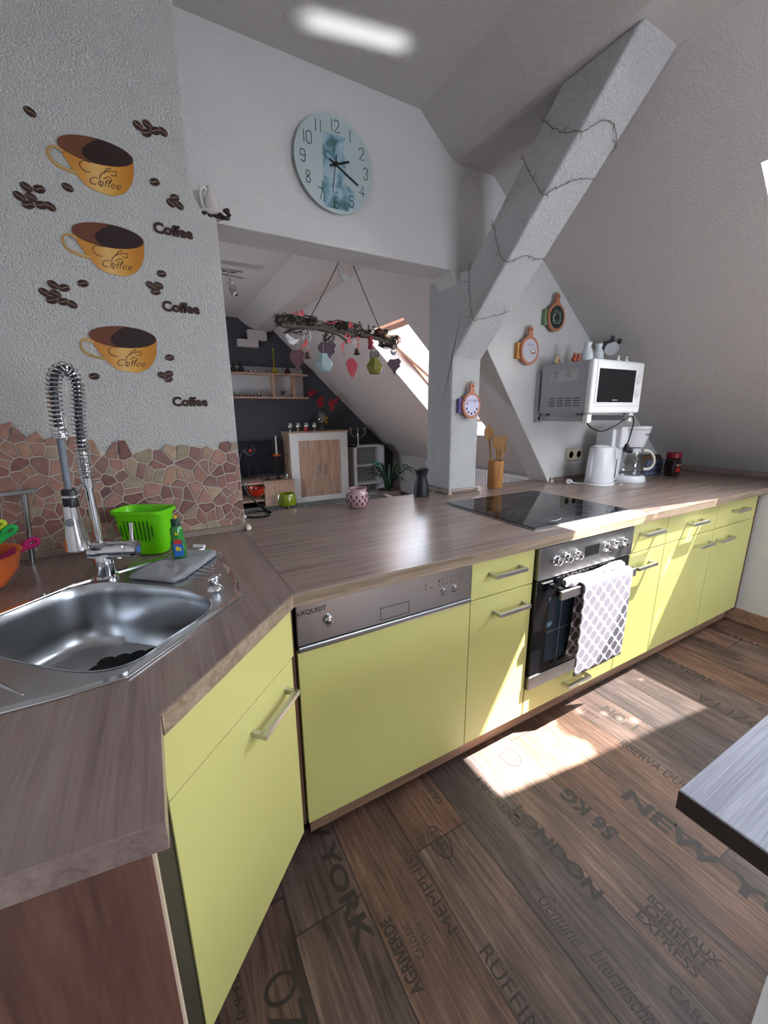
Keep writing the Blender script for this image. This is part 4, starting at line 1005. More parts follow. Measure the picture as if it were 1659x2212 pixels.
def dig(ch, cx, cz, h=.039):
    w = h*.5
    A = {'0': [[(-.5,.6),(-.5,-.6),(-.3,-1),(.3,-1),(.5,-.6),(.5,.6),(.3,1),(-.3,1),(-.5,.6)]], '1': [[(0,1),(0,-1)]], '2': [[(-.5,.6),(-.3,1),(.3,1),(.5,.6),(.4,.1),(-.5,-1),(.6,-1)]],
         '3': [[(-.5,.6),(-.3,1),(.3,1),(.5,.6),(.2,.05),(.5,-.5),(.3,-1),(-.3,-1),(-.5,-.6)]], '4': [[(.2,-1),(.2,1),(-.6,-.4),(.6,-.4)]], '5': [[(.5,1),(-.4,1),(-.5,.1),(.2,.2),(.5,-.3),(.3,-1),(-.3,-1),(-.5,-.6)]],
         '6': [[(.4,.8),(.1,1),(-.3,1),(-.5,.5),(-.5,-.6),(-.3,-1),(.3,-1),(.5,-.6),(.4,0),(-.5,.0)]], '7': [[(-.5,1),(.5,1),(-.1,-1)]], '8': [[(0,.08),(-.4,.4),(-.3,1),(.3,1),(.4,.4),(0,.08),(-.5,-.4),(-.3,-1),(.3,-1),(.5,-.4),(0,.08)]],
         '9': [[(-.4,-.8),(-.1,-1),(.3,-1),(.5,-.5),(.5,.6),(.3,1),(-.3,1),(-.5,.6),(-.4,0),(.5,0)]]}
    for st in A[ch]: stroke([(cx + x*w, cz + y*h/2) for x, y in st])
for hn in range(1, 13):
    a = PI/2 - hn*PI/6; cx, cz = .132*math.cos(a), .128*math.sin(a); s_ = str(hn)
    if len(s_) == 1: dig(s_, cx, cz)
    else:
        dig(s_[0], cx - .010, cz); dig(s_[1], cx + .010, cz)
k.build('numerals', m_print, ck)
def hand(name, ang, L, back, w):
    d_ = Vector((math.cos(ang), 0, math.sin(ang))); c_ = Vector((.490, .754, 2.290)) + d_*(L-back)/2
    M().obox(c_, (d_, (0,1,0), d_.cross(Vector((0,1,0)))), ((L+back)/2, .0008, w)).build(name, m_black, ck)
hand('hour_hand', PI/2 - 2*PI*(2.3/12), .062, .026, .0035); hand('minute_hand', PI/2 - 2*PI*(19.6/60), .108, .030, .0028); hand('second_hand', PI/2 - 2*PI*(31.5/60), .098, .035, .0008)
M().lathe([(.007, 0), (.007, .012)], (.490, .757, 2.290), 16, (0,-1,0)).build('hub', m_black, ck)

# ------------------------------------------------------------------ thorny twig garland wound around the brace
m_thorn = mat('thorny vine', '80776f', .8)
lg = [Vector(p) for p in ((1.128,.318,2.389),(1.127,.296,2.362),(1.127,.273,2.345),(1.127,.240,2.318),(1.127,.220,2.300),(1.127,.190,2.283),(1.127,.152,2.270))]
def vine(name, pts, label, seed):
    t = thing(name, label, 'twig garland', pts[0], 'thorny twigs on the brace'); rnd = random.Random(seed); P = [Vector(p) for p in smooth_loop([tuple(p) for p in pts], 5, False)]
    P = [p + Vector((0, rnd.uniform(-.003,.003), rnd.uniform(-.003,.003))) for p in P]
    M().tube(P, .0015, 6).build('twig', m_thorn, t)
    k = M()
    for i in range(2, len(P)-2, 4):
        d_ = Vector((rnd.uniform(-.6,0), rnd.uniform(-.7,.7), rnd.uniform(-1,.6))).normalized()*rnd.uniform(.018,.036); k.tube([P[i], P[i]+d_*.5, P[i]+d_], [.0014,.0011,.0004], 5)
    k.build('thorns', m_thorn, t); return t
def under(x, y_): return (x, y_ - .003, 2.420 - y_ - .003)   # point on the brace underside
vine('thorny_twig', [(1.127,.318,2.389),(1.126,.273,2.345),(1.126,.220,2.300),(1.124,.150,2.268), (1.14,.140,2.268), under(1.19,.12), under(1.25,.115), (1.318,.14,2.268), (1.326,.152,2.28)], 'thorny twig wound around the brace, the topmost of the four', 1)
vine('thorny_twig', [(1.127,.403,2.316),(1.126,.370,2.256),(1.126,.343,2.214),(1.124,.285,2.136), under(1.15,.27), under(1.20,.245), under(1.26,.225), (1.318,.21,2.20)], 'thorny twig wound around the brace, second from the top', 2)
vine('thorny_twig', [(1.127,.558,2.150),(1.126,.529,2.080),(1.126,.502,2.010),(1.124,.460,1.962), under(1.15,.45), under(1.21,.43), under(1.27,.43), (1.318,.425,1.99)], 'thorny twig wound around the brace, third from the top', 3)
vine('thorny_twig', [(1.127,.690,2.030),(1.126,.695,1.962),(1.126,.682,1.879),(1.124,.650,1.775), under(1.16,.64), under(1.22,.625), under(1.28,.61), (1.318,.60,1.83)], 'thorny twig on the lower bend of the brace above the post', 4)

# ------------------------------------------------------------------ round chopping-board calendars
def plaque(cx, y, cz, label, pic, block, txt, seed, R=.066, rx=1.0):
    t = thing('board_calendar', label, 'wall ornament', (cx, y, cz), 'chopping-board calendars')
    mw = mat('reddish beech board', 'b9785a', .5, var=.15)
    n_ = 40; o = []
    for i in range(n_):
        a = PI/2 + .32 + (2*PI - .64)*i/(n_-1); o.append((cx + R*rx*math.cos(a), cz + R*1.08*math.sin(a)))
    o += [(cx + .0125, cz + R*1.08 + .020), (cx + .016, cz + R*1.08+.034), (cx + .009, cz + R*1.08+.046), (cx - .009, cz + R*1.08+.046), (cx - .016, cz + R*1.08+.034), (cx - .0125, cz + R*1.08+.020)]
    hole = [(cx + .005*math.cos(a*PI/5), cz + R*1.08+.032 + .005*math.sin(a*PI/5)) for a in range(10)]
    M().xz([o, hole], y - .036, y - .024).build('board', mw, t, bevel=.003)
    M().xz([(cx + R*.80*rx*math.cos(a*PI/20), cz + R*.86*math.sin(a*PI/20)) for a in range(40)], y - .0372, y - .035).build('picture', pic, t)
    M().box(cx - R*1.22, cx + R*.3, y - .024, y, cz - R*.62, cz + R*.55).build('page_block', block, t, bevel=.001)
    k = M(); zt = cz + R*1.08+.040
    k.tube([(cx + .010*math.cos(a*PI/8), y-.022, zt + .004 + .012*math.sin(a*PI/8)) for a in range(-2, 11)], .0018, 6); k.build('hook', mat('dark wire hook', '332a26', .4), t, True)
    k = M()
    for s_ in (-1, 1): k.tube(smooth_loop([(cx, y-.026, zt+.004), (cx + s_*.018 - .004, y-.026, zt+.016), (cx + s_*.024 - .004, y-.026, zt+.006), (cx, y-.026, zt+.002)], 5, False), .0016, 5, flat=.5)
    k.tube([(cx, y-.026, zt), (cx-.016, y-.02, zt-.018), (cx-.020, y-.018, zt-.04)], .0014, 5); k.build('raffia_bow', mat('raffia', 'b39b72', .8), t)
    rnd = random.Random(seed); k = M(); k.text(txt, .020, T(cx, y - .0376, cz + R*.42, *FRONT), -.0002, shear=.4); k.build('caption', mat('caption ink', '3d3550', .6), t, recalc=False)
    return t, rnd
m_blk = {n_: mat(n_ + ' page block', c_, .7) for n_, c_ in (('orange', 'c08a4a'), ('green', '6f8a68'), ('violet', '6d5a94'))}
t, r_ = plaque(1.238, .80, 1.382, 'round board calendar with lilac berry picture and violet block, on the post', mat('lilac print', 'c9c6dd', .5), m_blk['violet'], 'Köstlichkeiten', 1, .062)
k = M()
for i, a in enumerate((200, 232, 268, 305, 338)): k.ball((1.238 + .037*math.cos(D(a)), .7625, 1.378 + .038*math.sin(D(a))), (.0055, .0012, .0065), 10)
k.build('berries', mat('dark berry print', '2c1a38', .5), t); k = M(); k.ball((1.205,.7625,1.392),(.005,.0012,.006),8); k.ball((1.258,.7625,1.402),(.003,.0012,.004),8); k.build('red_berries', mat('red berry print', 'a52b3c', .5), t)
t, r_ = plaque(1.625, .78, 1.678, 'round board calendar with pale food picture and orange block on the white wall', mat('pale food print', 'c9c9d2', .5, var=.3), m_blk['orange'], 'Küche', 2, .070)
k = M(); k.ball((1.650,.7425,1.672),(.020,.0012,.012),12); k.build('shell_print', mat('brown shell print', '8a6658', .5), t); k = M(); k.ball((1.648,.7415,1.675),(.012,.0012,.007),12); k.build('shell_highlight', mat('pale print', 'd8d3cc', .5), t)
t, r_ = plaque(1.822, .78, 1.868, 'round board calendar with dark green herb picture and green block, highest on the wall', mat('dark herb print', '2e3b36', .4, var=.5), m_blk['green'], '', 3, .070)
k = M()
for i in range(7): k.tube(smooth_loop([(1.822 + .045*math.cos(i*1.7+j*.7)*(.4+.15*j), .7425, 1.868 + .048*math.sin(i*1.7+j*.7)*(.4+.15*j)) for j in range(4)], 4, False), .0022, 5, flat=.4)
k.build('herb_print', mat('pale herb print', '9fb0a2', .5), t)

# ------------------------------------------------------------------ microwave on its bracket
MX0, MX1, MY0, MY1, MZ0, MZ1 = 1.725, 2.178, .415, .735, 1.335, 1.607
br = thing('wall_bracket', 'grey steel wall bracket with two arms carrying the microwave', 'bracket', (1.95, .78, 1.30))
for x in (1.735, 2.12): M().box(x, x + .04, .755, .779, 1.285, 1.565).build('wall_rail', m_grey_metal, br, bevel=.002)
k = M(); k.box(1.745, 1.772, .44, .757, 1.293, 1.323); k.build('arm', m_grey_metal, br, bevel=.002)
k = M(); k.box(2.123, 2.150, .44, .757, 1.293, 1.323); k.build('arm', m_grey_metal, br, bevel=.002)
for x in (1.745, 2.123): M().box(x - .006, x + .034, .432, .462, 1.286, 1.334).build('rubber_stop', m_white_mat, br, bevel=.006)
k = M(); k.box(1.745, 2.15, .740, .756, 1.300, 1.318); k.build('cross_bar', m_grey_metal, br)
mw = thing('microwave', 'white microwave oven with a dark door window, mounted on a wall bracket', 'microwave', (1.95, .57, MZ0))
M().box(MX0 + .004, MX1 - .004, MY0 + .030, MY1, MZ0 + .004, MZ1 - .004).build('casing', m_grey_metal, mw, bevel=.003)
M().box(MX0, MX1, MY0, MY0 + .034, MZ0, MZ1).build('front_frame', m_white, mw, bevel=.012, seg=4)
dr_ = M().box(MX0 + .030, 2.100, MY0 - .004, MY0 + .004, MZ0 + .050, MZ1 - .012).build('door', m_white, mw, bevel=.003, seg=3)
M().box(MX0 + .045, 2.092, MY0 - .0052, MY0 - .002, 1.392, 1.561).build('door_window', mat('smoked door glass', '17161b', .08, spec=.6), dr_, bevel=.001)
k = M(); k.text('BOMANN', .011, T(1.925, MY0 - .0060, 1.403, *FRONT), .0003); k.build('door_lettering', mat('grey door lettering', '9a9a9c', .5), dr_, recalc=False)
M().box(MX0 + .04, 2.155, MY0 - .004, MY0 + .002, 1.372, 1.3735).build('door_seam', mat('seam grey', '9ba3b3', .6), mw)
for kz in (1.508, 1.440):
    kk = M(); kk.lathe([(.019, 0), (.018, .005), (.015, .007)], (2.134, MY0, kz), 28, (0,-1,0)); kk.obox((2.134, MY0 - .009, kz), ((.8,0,.6), (0,1,0), (-.6,0,.8)), (.016, .005, .004)); kk.build('knob', m_white, mw, bevel=.001)
k = M()
for kz in (1.508, 1.440):
    for a in range(8): d_ = D(-40 + a*38); k.tube([(2.134 + .022*math.cos(d_), MY0 - .0005, kz + .022*math.sin(d_)), (2.134 + .025*math.cos(d_), MY0 - .0005, kz + .025*math.sin(d_))], .0006, 4)
    k.tube([(2.134 + .0285*math.cos(D(a)), MY0 - .0003, kz + .0285*math.sin(D(a))) for a in range(90, 271, 18)], .0005, 4)
k.build('dial_marks', mat('blue grey print', '5b6273', .5), mw)
k = M()
for i in range(4):
    for j in range(4): k.box(MX0 + .003, MX0 + .0045, .478 + i*.052, .516 + i*.052, 1.375 + j*.013, 1.3795 + j*.013)
k.build('vent_slots', mat('vent slot grey', '44484f', .7), mw)
M().box(MX0 + .0030, MX0 + .0042, .505, .675, 1.508, 1.563).build('rating_label', mat('pale rating label', 'b9bdbd', .6), mw)
k = M(); ML = lambda y, z: Matrix(((0,0,-1,MX0+.0027),(-1,0,0,y),(0,1,0,z),(0,0,0,1)))
for i, (s_, y, sz) in enumerate((('BOMANN', .640, .009), ('MIKROWELLE', .640, .006), ('MW 2232', .640, .006), ('230V 50Hz', .645, .006), ('CE', .650, .008))): k.text(s_, sz, ML(y, 1.556 - i*.0095), .0002)
for i in range(6): k.text('Leistung 700 W', .0045, ML(.560, 1.557 - i*.0065), .0001)
k.build('label_print', mat('dark label print', '3a3d42', .6), mw, recalc=False)
for x, y in ((1.76, .47), (2.14, .47), (1.76, .70), (2.14, .70)): M().lathe([(.010, 0), (.012, .009)], (x, y, 1.3255), 12).build('foot', m_black, mw)
M().tube(smooth_loop([(1.95,.60,1.325), (1.93,.55,1.268), (1.97,.50,1.235), (2.03,.46,1.262), (2.09,.43,1.305), (2.13,.425,1.318), (2.155,.425,1.285), (2.15,.43,1.215), (2.138,.435,1.160)], 6, False), .0036, 8).build('power_cord', m_black, mw, True)
k = M(); k.lathe([(.006, .045), (.011, .035), (.016, .02), (.017, .004), (.012, -.004)], (2.136,.436,1.118), 20, (.05,0,1)); k.lathe([(.015, 0), (.014, .022), (.010, .024)], (2.145,.430,1.122), 20, (.9,-.4,-.1)); k.build('plug', m_black, mw, True)

# ------------------------------------------------------------------ little things on the microwave
zt_ = MZ1 - .001
def vase_small(x, y, label):
    t = thing('white_vase', label, 'vase', (x, y, zt_), 'small white vases on the microwave')
    M().lathe([(.020, 0), (.031, .006), (.033, .028), (.028, .055), (.018, .078), (.0165, .088), (.022, .104), (.019, .103), (.014, .088)], (x, y, zt_), 32).build('body', mat('white porcelain vase', 'd7dde0', .25, coat=.3), t, True); return t
vase_small(1.865, .560, 'small white porcelain vase on the microwave, the left one of the two')
vase_small(1.968, .565, 'small white porcelain vase on the microwave, the right one of the two')
def critter(name, label, x, y, m_body, m_spot, s=1.0, heads=1, cat='figurine'):
    t = thing(name, label, cat, (x, y, zt_)); k = M()
    for h in range(heads):
        ox = x + h*.030*s
        k.ball((ox, y, zt_ + .012*s), (.014*s, .012*s, .012*s), 14); k.ball((ox - .003*s, y - .006*s, zt_ + .029*s), (.0095*s, .009*s, .009*s), 14)
        for q in (-1, 1): k.ball((ox - .003*s + q*.007*s, y - .004*s, zt_ + .038*s), (.0035*s, .003*s, .004*s), 8)
        for q in (-1, 1): k.ball((ox + q*.010*s, y - .012*s, zt_ + .005*s), (.006*s, .005*s, .005*s), 8)
    k.build('figure', m_body, t, True); k = M()
    for h in range(heads):
        ox = x + h*.030*s
        for q in (-1, 1): k.ball((ox - .003*s + q*.0075*s, y - .006*s, zt_ + .039*s), (.0025*s, .0025*s, .0025*s), 8)
        k.ball((ox + .008*s, y - .008*s, zt_ + .014*s), (.006*s, .005*s, .005*s), 8); k.ball((ox - .003*s, y - .0145*s, zt_ + .028*s), (.002*s, .0015*s, .0015*s), 8)
    k.build('spots', m_spot, t, True); return t
m_or = mat('terracotta figure', 'a8563a', .4); m_cr = mat('cream figure', 'd8b98a', .4); m_wh = mat('white figure', 'dedcd8', .4)
critter('cat_figurine', 'cream spotted cat figurine at the left end of the microwave top', 1.742, .655, m_cr, m_choc, 1.05)
critter('bear_figurine', 'pair of terracotta coloured bear figurines side by side on the microwave', 1.765, .565, m_or, mat('dark terracotta', '6d2e1c', .5), 1.1, 2)
critter('cow_figurine', 'small white cow figurine with black spots on the microwave, left of its twin', 1.965, .445, m_wh, m_print, .75)
critter('cow_figurine', 'small white cow figurine with black spots on the microwave, nearest its right edge', 2.040, .445, m_wh, m_print, .75)

# plaques on the sloping roof above the microwave
def on_slope(x, y):
    """frame lying on the roof underside: local x down the slope reversed, y out of the roof, z along +y"""
    p = Vector(fk(x, y)); out = -nk; uu = Vector((1, 0, -SL)).normalized(); 
    upv = -uu
    rt = upv.cross(out)
    return Matrix(((rt.x, -out.x, upv.x, p.x), (rt.y, -out.y, upv.y, p.y), (rt.z, -out.z, upv.z, p.z), (0,0,0,1)))
def facing(p, out):
    p = Vector(p); out = Vector(out).normalized(); rt = Vector((0,0,1)).cross(out).normalized() * 1; upv = out.cross(rt)
    return Matrix(((rt.x, -out.x, upv.x, p.x), (rt.y, -out.y, upv.y, p.y), (rt.z, -out.z, upv.z, p.z), (0,0,0,1)))
X1 = facing((2.205, .645, 1.712), (-.62, -.70, -.35))
cw = thing('cow_plaque', 'round white cow-face plaque with dark brown ears on the slope above the microwave', 'wall ornament', (2.252, .690, 1.734))
M(X1).lathe([(.040, 0), (.039, .009), (.034, .011), (.032, .007), (.0, .007)], (0, 0, 0), 36, (0,-1,0), cap1=False).build('face', mat('white plaque', 'd3d3d4', .5), cw, True)
k = M(X1)
for dx, dz, a, b_ in ((.040, .034, .013, .012), (.006, .058, .012, .018), (.020, .040, .024, .009), (-.036, .040, .012, .016), (.048, .008, .012, .015)): k.ball((-dx, -.006, dz), (a, .006, b_), 14)
k.build('ears_and_horns', mat('dark brown plaque', '2d2a28', .5), cw, True)
X1 = Matrix.Translation((2.232, .779, 1.752))
yd = thing('daisy_magnet', 'small pale round wall ornament with a yellow centre between vase and cow plaque', 'wall ornament', (2.232, .779, 1.752))
M(X1).lathe([(.022, 0), (.020, .007), (.014, .009)], (0,0,0), 20, (0,-1,0)).build('disc', mat('grey white disc', 'b5b3aa', .5), yd, True); M(X1).ball((0,-.008,0), (.012, .005, .012)).build('centre', mat('yellow centre', 'b59a3c', .5), yd, True)
X1 = on_slope(2.300, .755)
pk = thing('pig_magnet', 'small pink round ornament below the cow plaque', 'wall ornament', (2.300, .755, 1.696))
k = M(X1); k.lathe([(.015, 0), (.014, .008), (.008, .010)], (0,0,0), 20, (0,-1,0)); k.ball((-.010,-.005,.012),(.005,.003,.005),8); k.ball((.010,-.005,.012),(.005,.003,.005),8); k.build('body', mat('pink ornament', 'b57c72', .5), pk, True)

# ------------------------------------------------------------------ socket, kettle, coffee maker
so = thing('double_socket', 'cream double wall socket beside the white kettle', 'socket', (2.137, .78, 1.073))
m_sock = mat('cream plastic socket', 'cfc8b6', .4)
M().box(2.060, 2.216, .768, .7805, 1.033, 1.112).build('cover_plate', m_sock, so, bevel=.004)
for x in (2.100, 2.176):
    o = M().lathe([(.029, 0), (.0285, .003), (.0215, .003), (.0205, -.004), (0, -.004)], (x, .768, 1.073), 32, (0,-1,0), cap1=False).build('outlet', m_sock, so, True)
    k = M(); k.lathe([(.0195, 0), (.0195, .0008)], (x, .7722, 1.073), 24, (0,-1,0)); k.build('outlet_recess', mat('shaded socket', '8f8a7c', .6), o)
    k = M(); k.lathe([(.0028, 0), (.0028, .001)], (x-.008, .7712, 1.073), 10, (0,-1,0)); k.lathe([(.0028, 0), (.0028, .001)], (x+.008, .7712, 1.073), 10, (0,-1,0)); k.build('pin_holes', m_black, o)
kt = thing('electric_kettle', 'white electric kettle standing between the socket and the coffee maker', 'kettle', (2.115, .555, ZT))
m_kw = mat('white kettle plastic', 'dfe0e4', .25, coat=.2)
KX, KY = 2.105, .560
M().lathe([(.094, 0), (.096, .006), (.092, .014), (.05, .016)], (KX, KY, ZT), 40, sx=1, sy=.86).build('base', m_kw, kt, True)
M().lathe([(.088, .016), (.089, .03), (.086, .09), (.082, .16), (.078, .215), (.074, .226), (.06, .232), (.0, .236)], (KX, KY, ZT), 40, sx=1, sy=.86, cap1=False).build('jug', m_kw, kt, True)
k = M(); k.tube(smooth_loop([(KX+.060, KY-.01, ZT+.222), (KX+.092, KY-.018, ZT+.215), (KX+.106, KY-.022, ZT+.16), (KX+.098, KY-.020, ZT+.10), (KX+.082, KY-.015, ZT+.075)], 6, False), .0115, 12); k.build('handle', m_kw, kt, True)
M().ball((KX - .02, KY, ZT + .232), (.055, .045, .010), 18).build('lid', m_kw, kt, True)
k = M(); k.obox((KX+.052, KY-.0645, ZT+.10), ((.85,.45,0),(0,0,1),(.45,-.85,0)), (.005, .058, .0025)); k.build('water_window', mat('smoky water gauge', '5a626c', .2), kt)
M().tube(smooth_loop([(KX-.075, KY+.02, ZT+.006), (KX-.10, KY+.07, ZT+.005), (KX-.13, KY+.09, ZT+.010), (KX-.15, KY+.085, ZT+.016)], 5, False), .003, 8).build('power_cord', m_kw, kt, True)
k = M(); k.lathe([(.006, 0), (.013, .010), (.017, .028), (.017, .032)], (KX-.145, KY+.085, ZT+.018), 18, (-1,-.1,.1)); k.tube([(KX-.177,KY+.082,ZT+.024),(KX-.197,KY+.080,ZT+.030)], .0024, 6); k.tube([(KX-.177,KY+.082,ZT+.014),(KX-.197,KY+.080,ZT+.018)], .0024, 6); k.build('plug', m_kw, kt, True)

cm = thing('coffee_maker', 'white filter coffee maker with a glass pot next to the kettle', 'coffee maker', (2.37, .56, ZT))
CX, CY = 2.385, .545
M().lathe([(.098, 0), (.100, .008), (.094, .030), (.085, .040), (.06, .042)], (CX, CY, ZT), 40).build('base', m_kw, cm, True)
M().box(CX - .175, CX - .055, CY + .02, CY + .14, ZT + .002, ZT + .33).build('water_tank', m_kw, cm, bevel=.014, seg=4)
M().lathe([(.064, .218), (.072, .235), (.086, .30), (.094, .338), (.094, .345), (.08, .348)], (CX, CY, ZT), 40).build('filter_holder', m_kw, cm, True)
M().lathe([(.0945, .326), (.0945, .3285)], (CX, CY, ZT), 40, cap0=False, cap1=False).build('lid_seam', mat('dark seam', '3a3c40', .6), cm)
M().box(CX - .150, CX + .03, CY - .015, CY + .12, ZT + .215, ZT + .346).build('upper_body', m_kw, cm, bevel=.012, seg=3)
k = M(); k.text('BOMANN', .016, Matrix.Translation((CX+.004, CY-.0885, ZT+.296)) @ Matrix.Rotation(PI/2 + .2, 4, 'X'), .0003); k.build('lettering', m_print, cm, recalc=False)
pot = M().lathe([(.058, .044), (.076, .055), (.080, .09), (.072, .14), (.054, .178), (.052, .190)], (CX, CY, ZT), 40, cap1=False).build('glass_pot', m_glass, cm, True)
M().lathe([(.055, .185), (.057, .195), (.05, .212), (.0, .214)], (CX, CY, ZT), 32, cap1=False).build('pot_lid', mat('grey pot lid', 'b9bcc0', .4), pot, True)
M().lathe([(.0775, .050), (.0785, .060), (.0775, .063)], (CX, CY, ZT), 40, cap0=False, cap1=False).build('pot_band', mat('steel band', '6c7075', .3, .7), pot, True)
k = M(); k.tube(smooth_loop([(CX+.045, CY-.045, ZT+.192), (CX+.085, CY-.060, ZT+.190), (CX+.120, CY-.075, ZT+.158), (CX+.128, CY-.078, ZT+.110), (CX+.105, CY-.068, ZT+.078), (CX+.070, CY-.048, ZT+.074)], 6, False), .0105, 12, flat=.8); k.build('pot_handle', mat('ivory handle', 'd9d6c8', .35), pot, True)
M().tube(smooth_loop([(KX+.09, KY+.03, ZT+.006), (KX+.125, KY-.01, ZT+.004), (KX+.14, KY-.05, ZT+.004), (KX+.10, KY-.09, ZT+.004), (KX+.05, KY-.10, ZT+.004)], 6, False), .003, 8).build('power_cord', m_kw, cm, True)
k = M(); k.lathe([(.006, 0), (.013, .010), (.016, .028)], (KX+.115, KY+.045, ZT+.020), 16, (1,-.3,.1)); k.build('plug', m_kw, cm, True)

bx = thing('gift_box', 'small box with grey-blue ornament pattern and brown lid behind the coffee pot', 'box', (2.79, .62, ZT))
M().box(2.70, 2.90, .60, .69, ZT, ZT + .105).build('box_body', mat('blue grey card', '7c83a0', .7, var=.5, bump=.1), bx, bevel=.004)
M().box(2.69, 2.91, .615, .70, ZT + .03, ZT + .135).build('brown_lid', mat('brown card', '6b4a38', .7), bx, bevel=.02, seg=3)
k = M()
for i in range(6):
    for j in range(2): k.tube([(2.725 + i*.03 + .009*math.cos(a*PI/5), .5995, ZT + .03 + j*.035 + .011*math.sin(a*PI/5)) for a in range(10)], .0022, 4, True)
k.build('ornament', mat('dark blue ornament', '32374f', .7), bx)
jr = thing('coffee_jar', 'square glass jar of instant coffee with a red lid under the sloping roof', 'jar', (2.822, .50, ZT))
M().box(2.775, 2.862, .465, .535, ZT, ZT + .125).build('jar_body', mat('dark coffee glass', '241310', .12, coat=.5), jr, bevel=.014, seg=4)
M().lathe([(.040, .124), (.044, .127), (.044, .158), (.040, .162)], (2.819, .50, ZT), 32).build('lid', mat('red lid', '8a1220', .35), jr, True)
M().box(2.785, 2.852, .4635, .4652, ZT + .030, ZT + .098).build('jar_label', mat('brown red label', '4a1718', .5), jr)
k = M(); k.text('GOLD', .020, T(2.817, .463, ZT + .078, *FRONT), .0006); k.build('label_text', mat('gold print', 'c9b28a', .4), jr, recalc=False)
k = M()
for dx, dz in ((-.015, .045), (.008, .052), (.016, .040), (-.004, .036)): k.ball((2.817+dx, .4625, ZT+dz), (.012, .0012, .008), 10)
k.build('label_berries', mat('bright red print', 'c72a2a', .5), jr)

# ------------------------------------------------------------------ utensil pot
ut = thing('utensil_pot', 'bamboo utensil pot standing behind the hob beside the post', 'pot', (1.497, .825, ZT))
k = M(); k.lathe([(.043, 0), (.045, .003), (.045, .158), (.043, .160), (.039, .159), (.039, .02), (.0, .018)], (1.497, .825, ZT), 32, cap1=False); k.build('pot', m_bamboo, ut, True)
def utensil(label, base, tip, outline, slots=(), tilt=0, face=(-.65,-.75,0)):
    """flat-bladed wooden tool: local u across, v along the shaft"""
    base, tip = Vector(base), Vector(tip); v = (tip - base).normalized(); f = Vector(face).normalized(); u = v.cross(f).normalized(); f = u.cross(v).normalized()
    t = thing('wooden_utensil', label, 'kitchen utensil', base, 'bamboo utensils in the pot'); L = (tip-base).length
    lp = [outline] + [s_ for s_ in slots]
    M().plate(lp, lambda a, b: tip + u*a + v*b - f*.0025, f*.005).build('blade', m_spoon, t, bevel=.0015)
    M().tube([base, base.lerp(tip, .6), tip + v*.01], [.005, .0055, .006], 10).build('shaft', m_spoon, t, True); return t
oval = lambda w, h, c=.0: [(w*math.cos(a*PI/12), c + h*math.sin(a*PI/12)) for a in range(24)]
slot = lambda x, y0, y1, w=.0025: [(x-w, y0), (x+w, y0), (x+w, y1), (x-w, y1)]
utensil('round bamboo spoon, the tallest and leftmost in the utensil pot', (1.490, .835, ZT+.03), (1.455, .845, ZT+.280), oval(.028, .045, .040))
utensil('bamboo fork with three prongs in front in the utensil pot', (1.492, .812, ZT+.03), (1.478, .80, ZT+.225), [(-.006,-.01), (.006,-.01), (.026,.020), (.030,.045), (.025,.072), (.018,.080), (.016,.055), (.012,.055), (.010,.084), (-.000,.086), (-.003,.055), (-.007,.055), (-.009,.084), (-.018,.078), (-.026,.062), (-.030,.045), (-.026,.020)])
utensil('slotted bamboo spatula with a slanted end at the right of the utensil pot', (1.505, .838, ZT+.03), (1.552, .850, ZT+.225), [(-.008,-.03), (.008,-.03), (.022,.01), (.034,.078), (-.030,.072), (-.026,.02)], [slot(-.013,.012,.058), slot(0,.012,.058), slot(.013,.012,.058)])
utensil('slotted bamboo turner between fork and spatula in the utensil pot', (1.510, .815, ZT+.03), (1.530, .815, ZT+.200), [(-.007,-.02), (.007,-.02), (.020,.01), (.023,.045), (.012,.068), (-.012,.068), (-.023,.045), (-.020,.01)], [slot(-.009,.012,.050), slot(.007,.012,.050)])

# ------------------------------------------------------------------ ornaments on the bar
bv = thing('black_vase', 'slim matt black waisted vase on the worktop next to the post', 'vase', (.966, .830, ZT))
M().lathe([(.036, 0), (.042, .004), (.041, .04), (.032, .085), (.026, .103), (.030, .120), (.038, .146), (.035, .147), (.022, .105), (.0, .10)], (.966, .830, ZT), 36, cap1=False).build('body', mat('matt black ceramic', '1b1b20', .5), bv, True)
pv = thing('pink_lantern', 'pink ceramic tealight lantern with cut-out leaf pattern on the worktop', 'lantern', (.558, .775, ZT))
m_pink = mat('pink glazed ceramic', 'b9939a', .25, coat=.4)
M().lathe([(.036, 0), (.042, .004), (.052, .02), (.054, .045), (.050, .066), (.043, .078), (.042, .090), (.044, .093), (.039, .093), (.037, .078), (.046, .06), (.048, .04), (.040, .012), (.0, .010)], (.558, .775, ZT), 40, cap1=False).build('body', m_pink, pv, True)
k = M()
for r_i, (zz, ph) in enumerate(((.024, 0), (.040, .5), (.056, 0))):
    for i in range(12):
        a = (i + ph)*2*PI/12; R_ = .0525 if r_i != 1 else .0545
        for q in (-1, 1):
            c_ = Vector((.558 + R_*math.cos(a), .775 + R_*math.sin(a), ZT + zz)); tg = Vector((-math.sin(a), math.cos(a), 0)); nn2 = Vector((math.cos(a), math.sin(a), 0))
            k.obox(c_, (tg*.6 + Vector((0,0,q)), nn2, (tg*.6 + Vector((0,0,q))).cross(nn2)), (.0070, .0012, .0021))
k.build('cut_outs', mat('dark pink recess', '54333b', .7), pv)
M().tube([(.558 + .050*math.cos(a*PI/18), .775 + .050*math.sin(a*PI/18), ZT + .066 + .003*math.sin(a*.9)) for a in range(36)], .0008, 4, True).build('wire', m_chrome, pv)

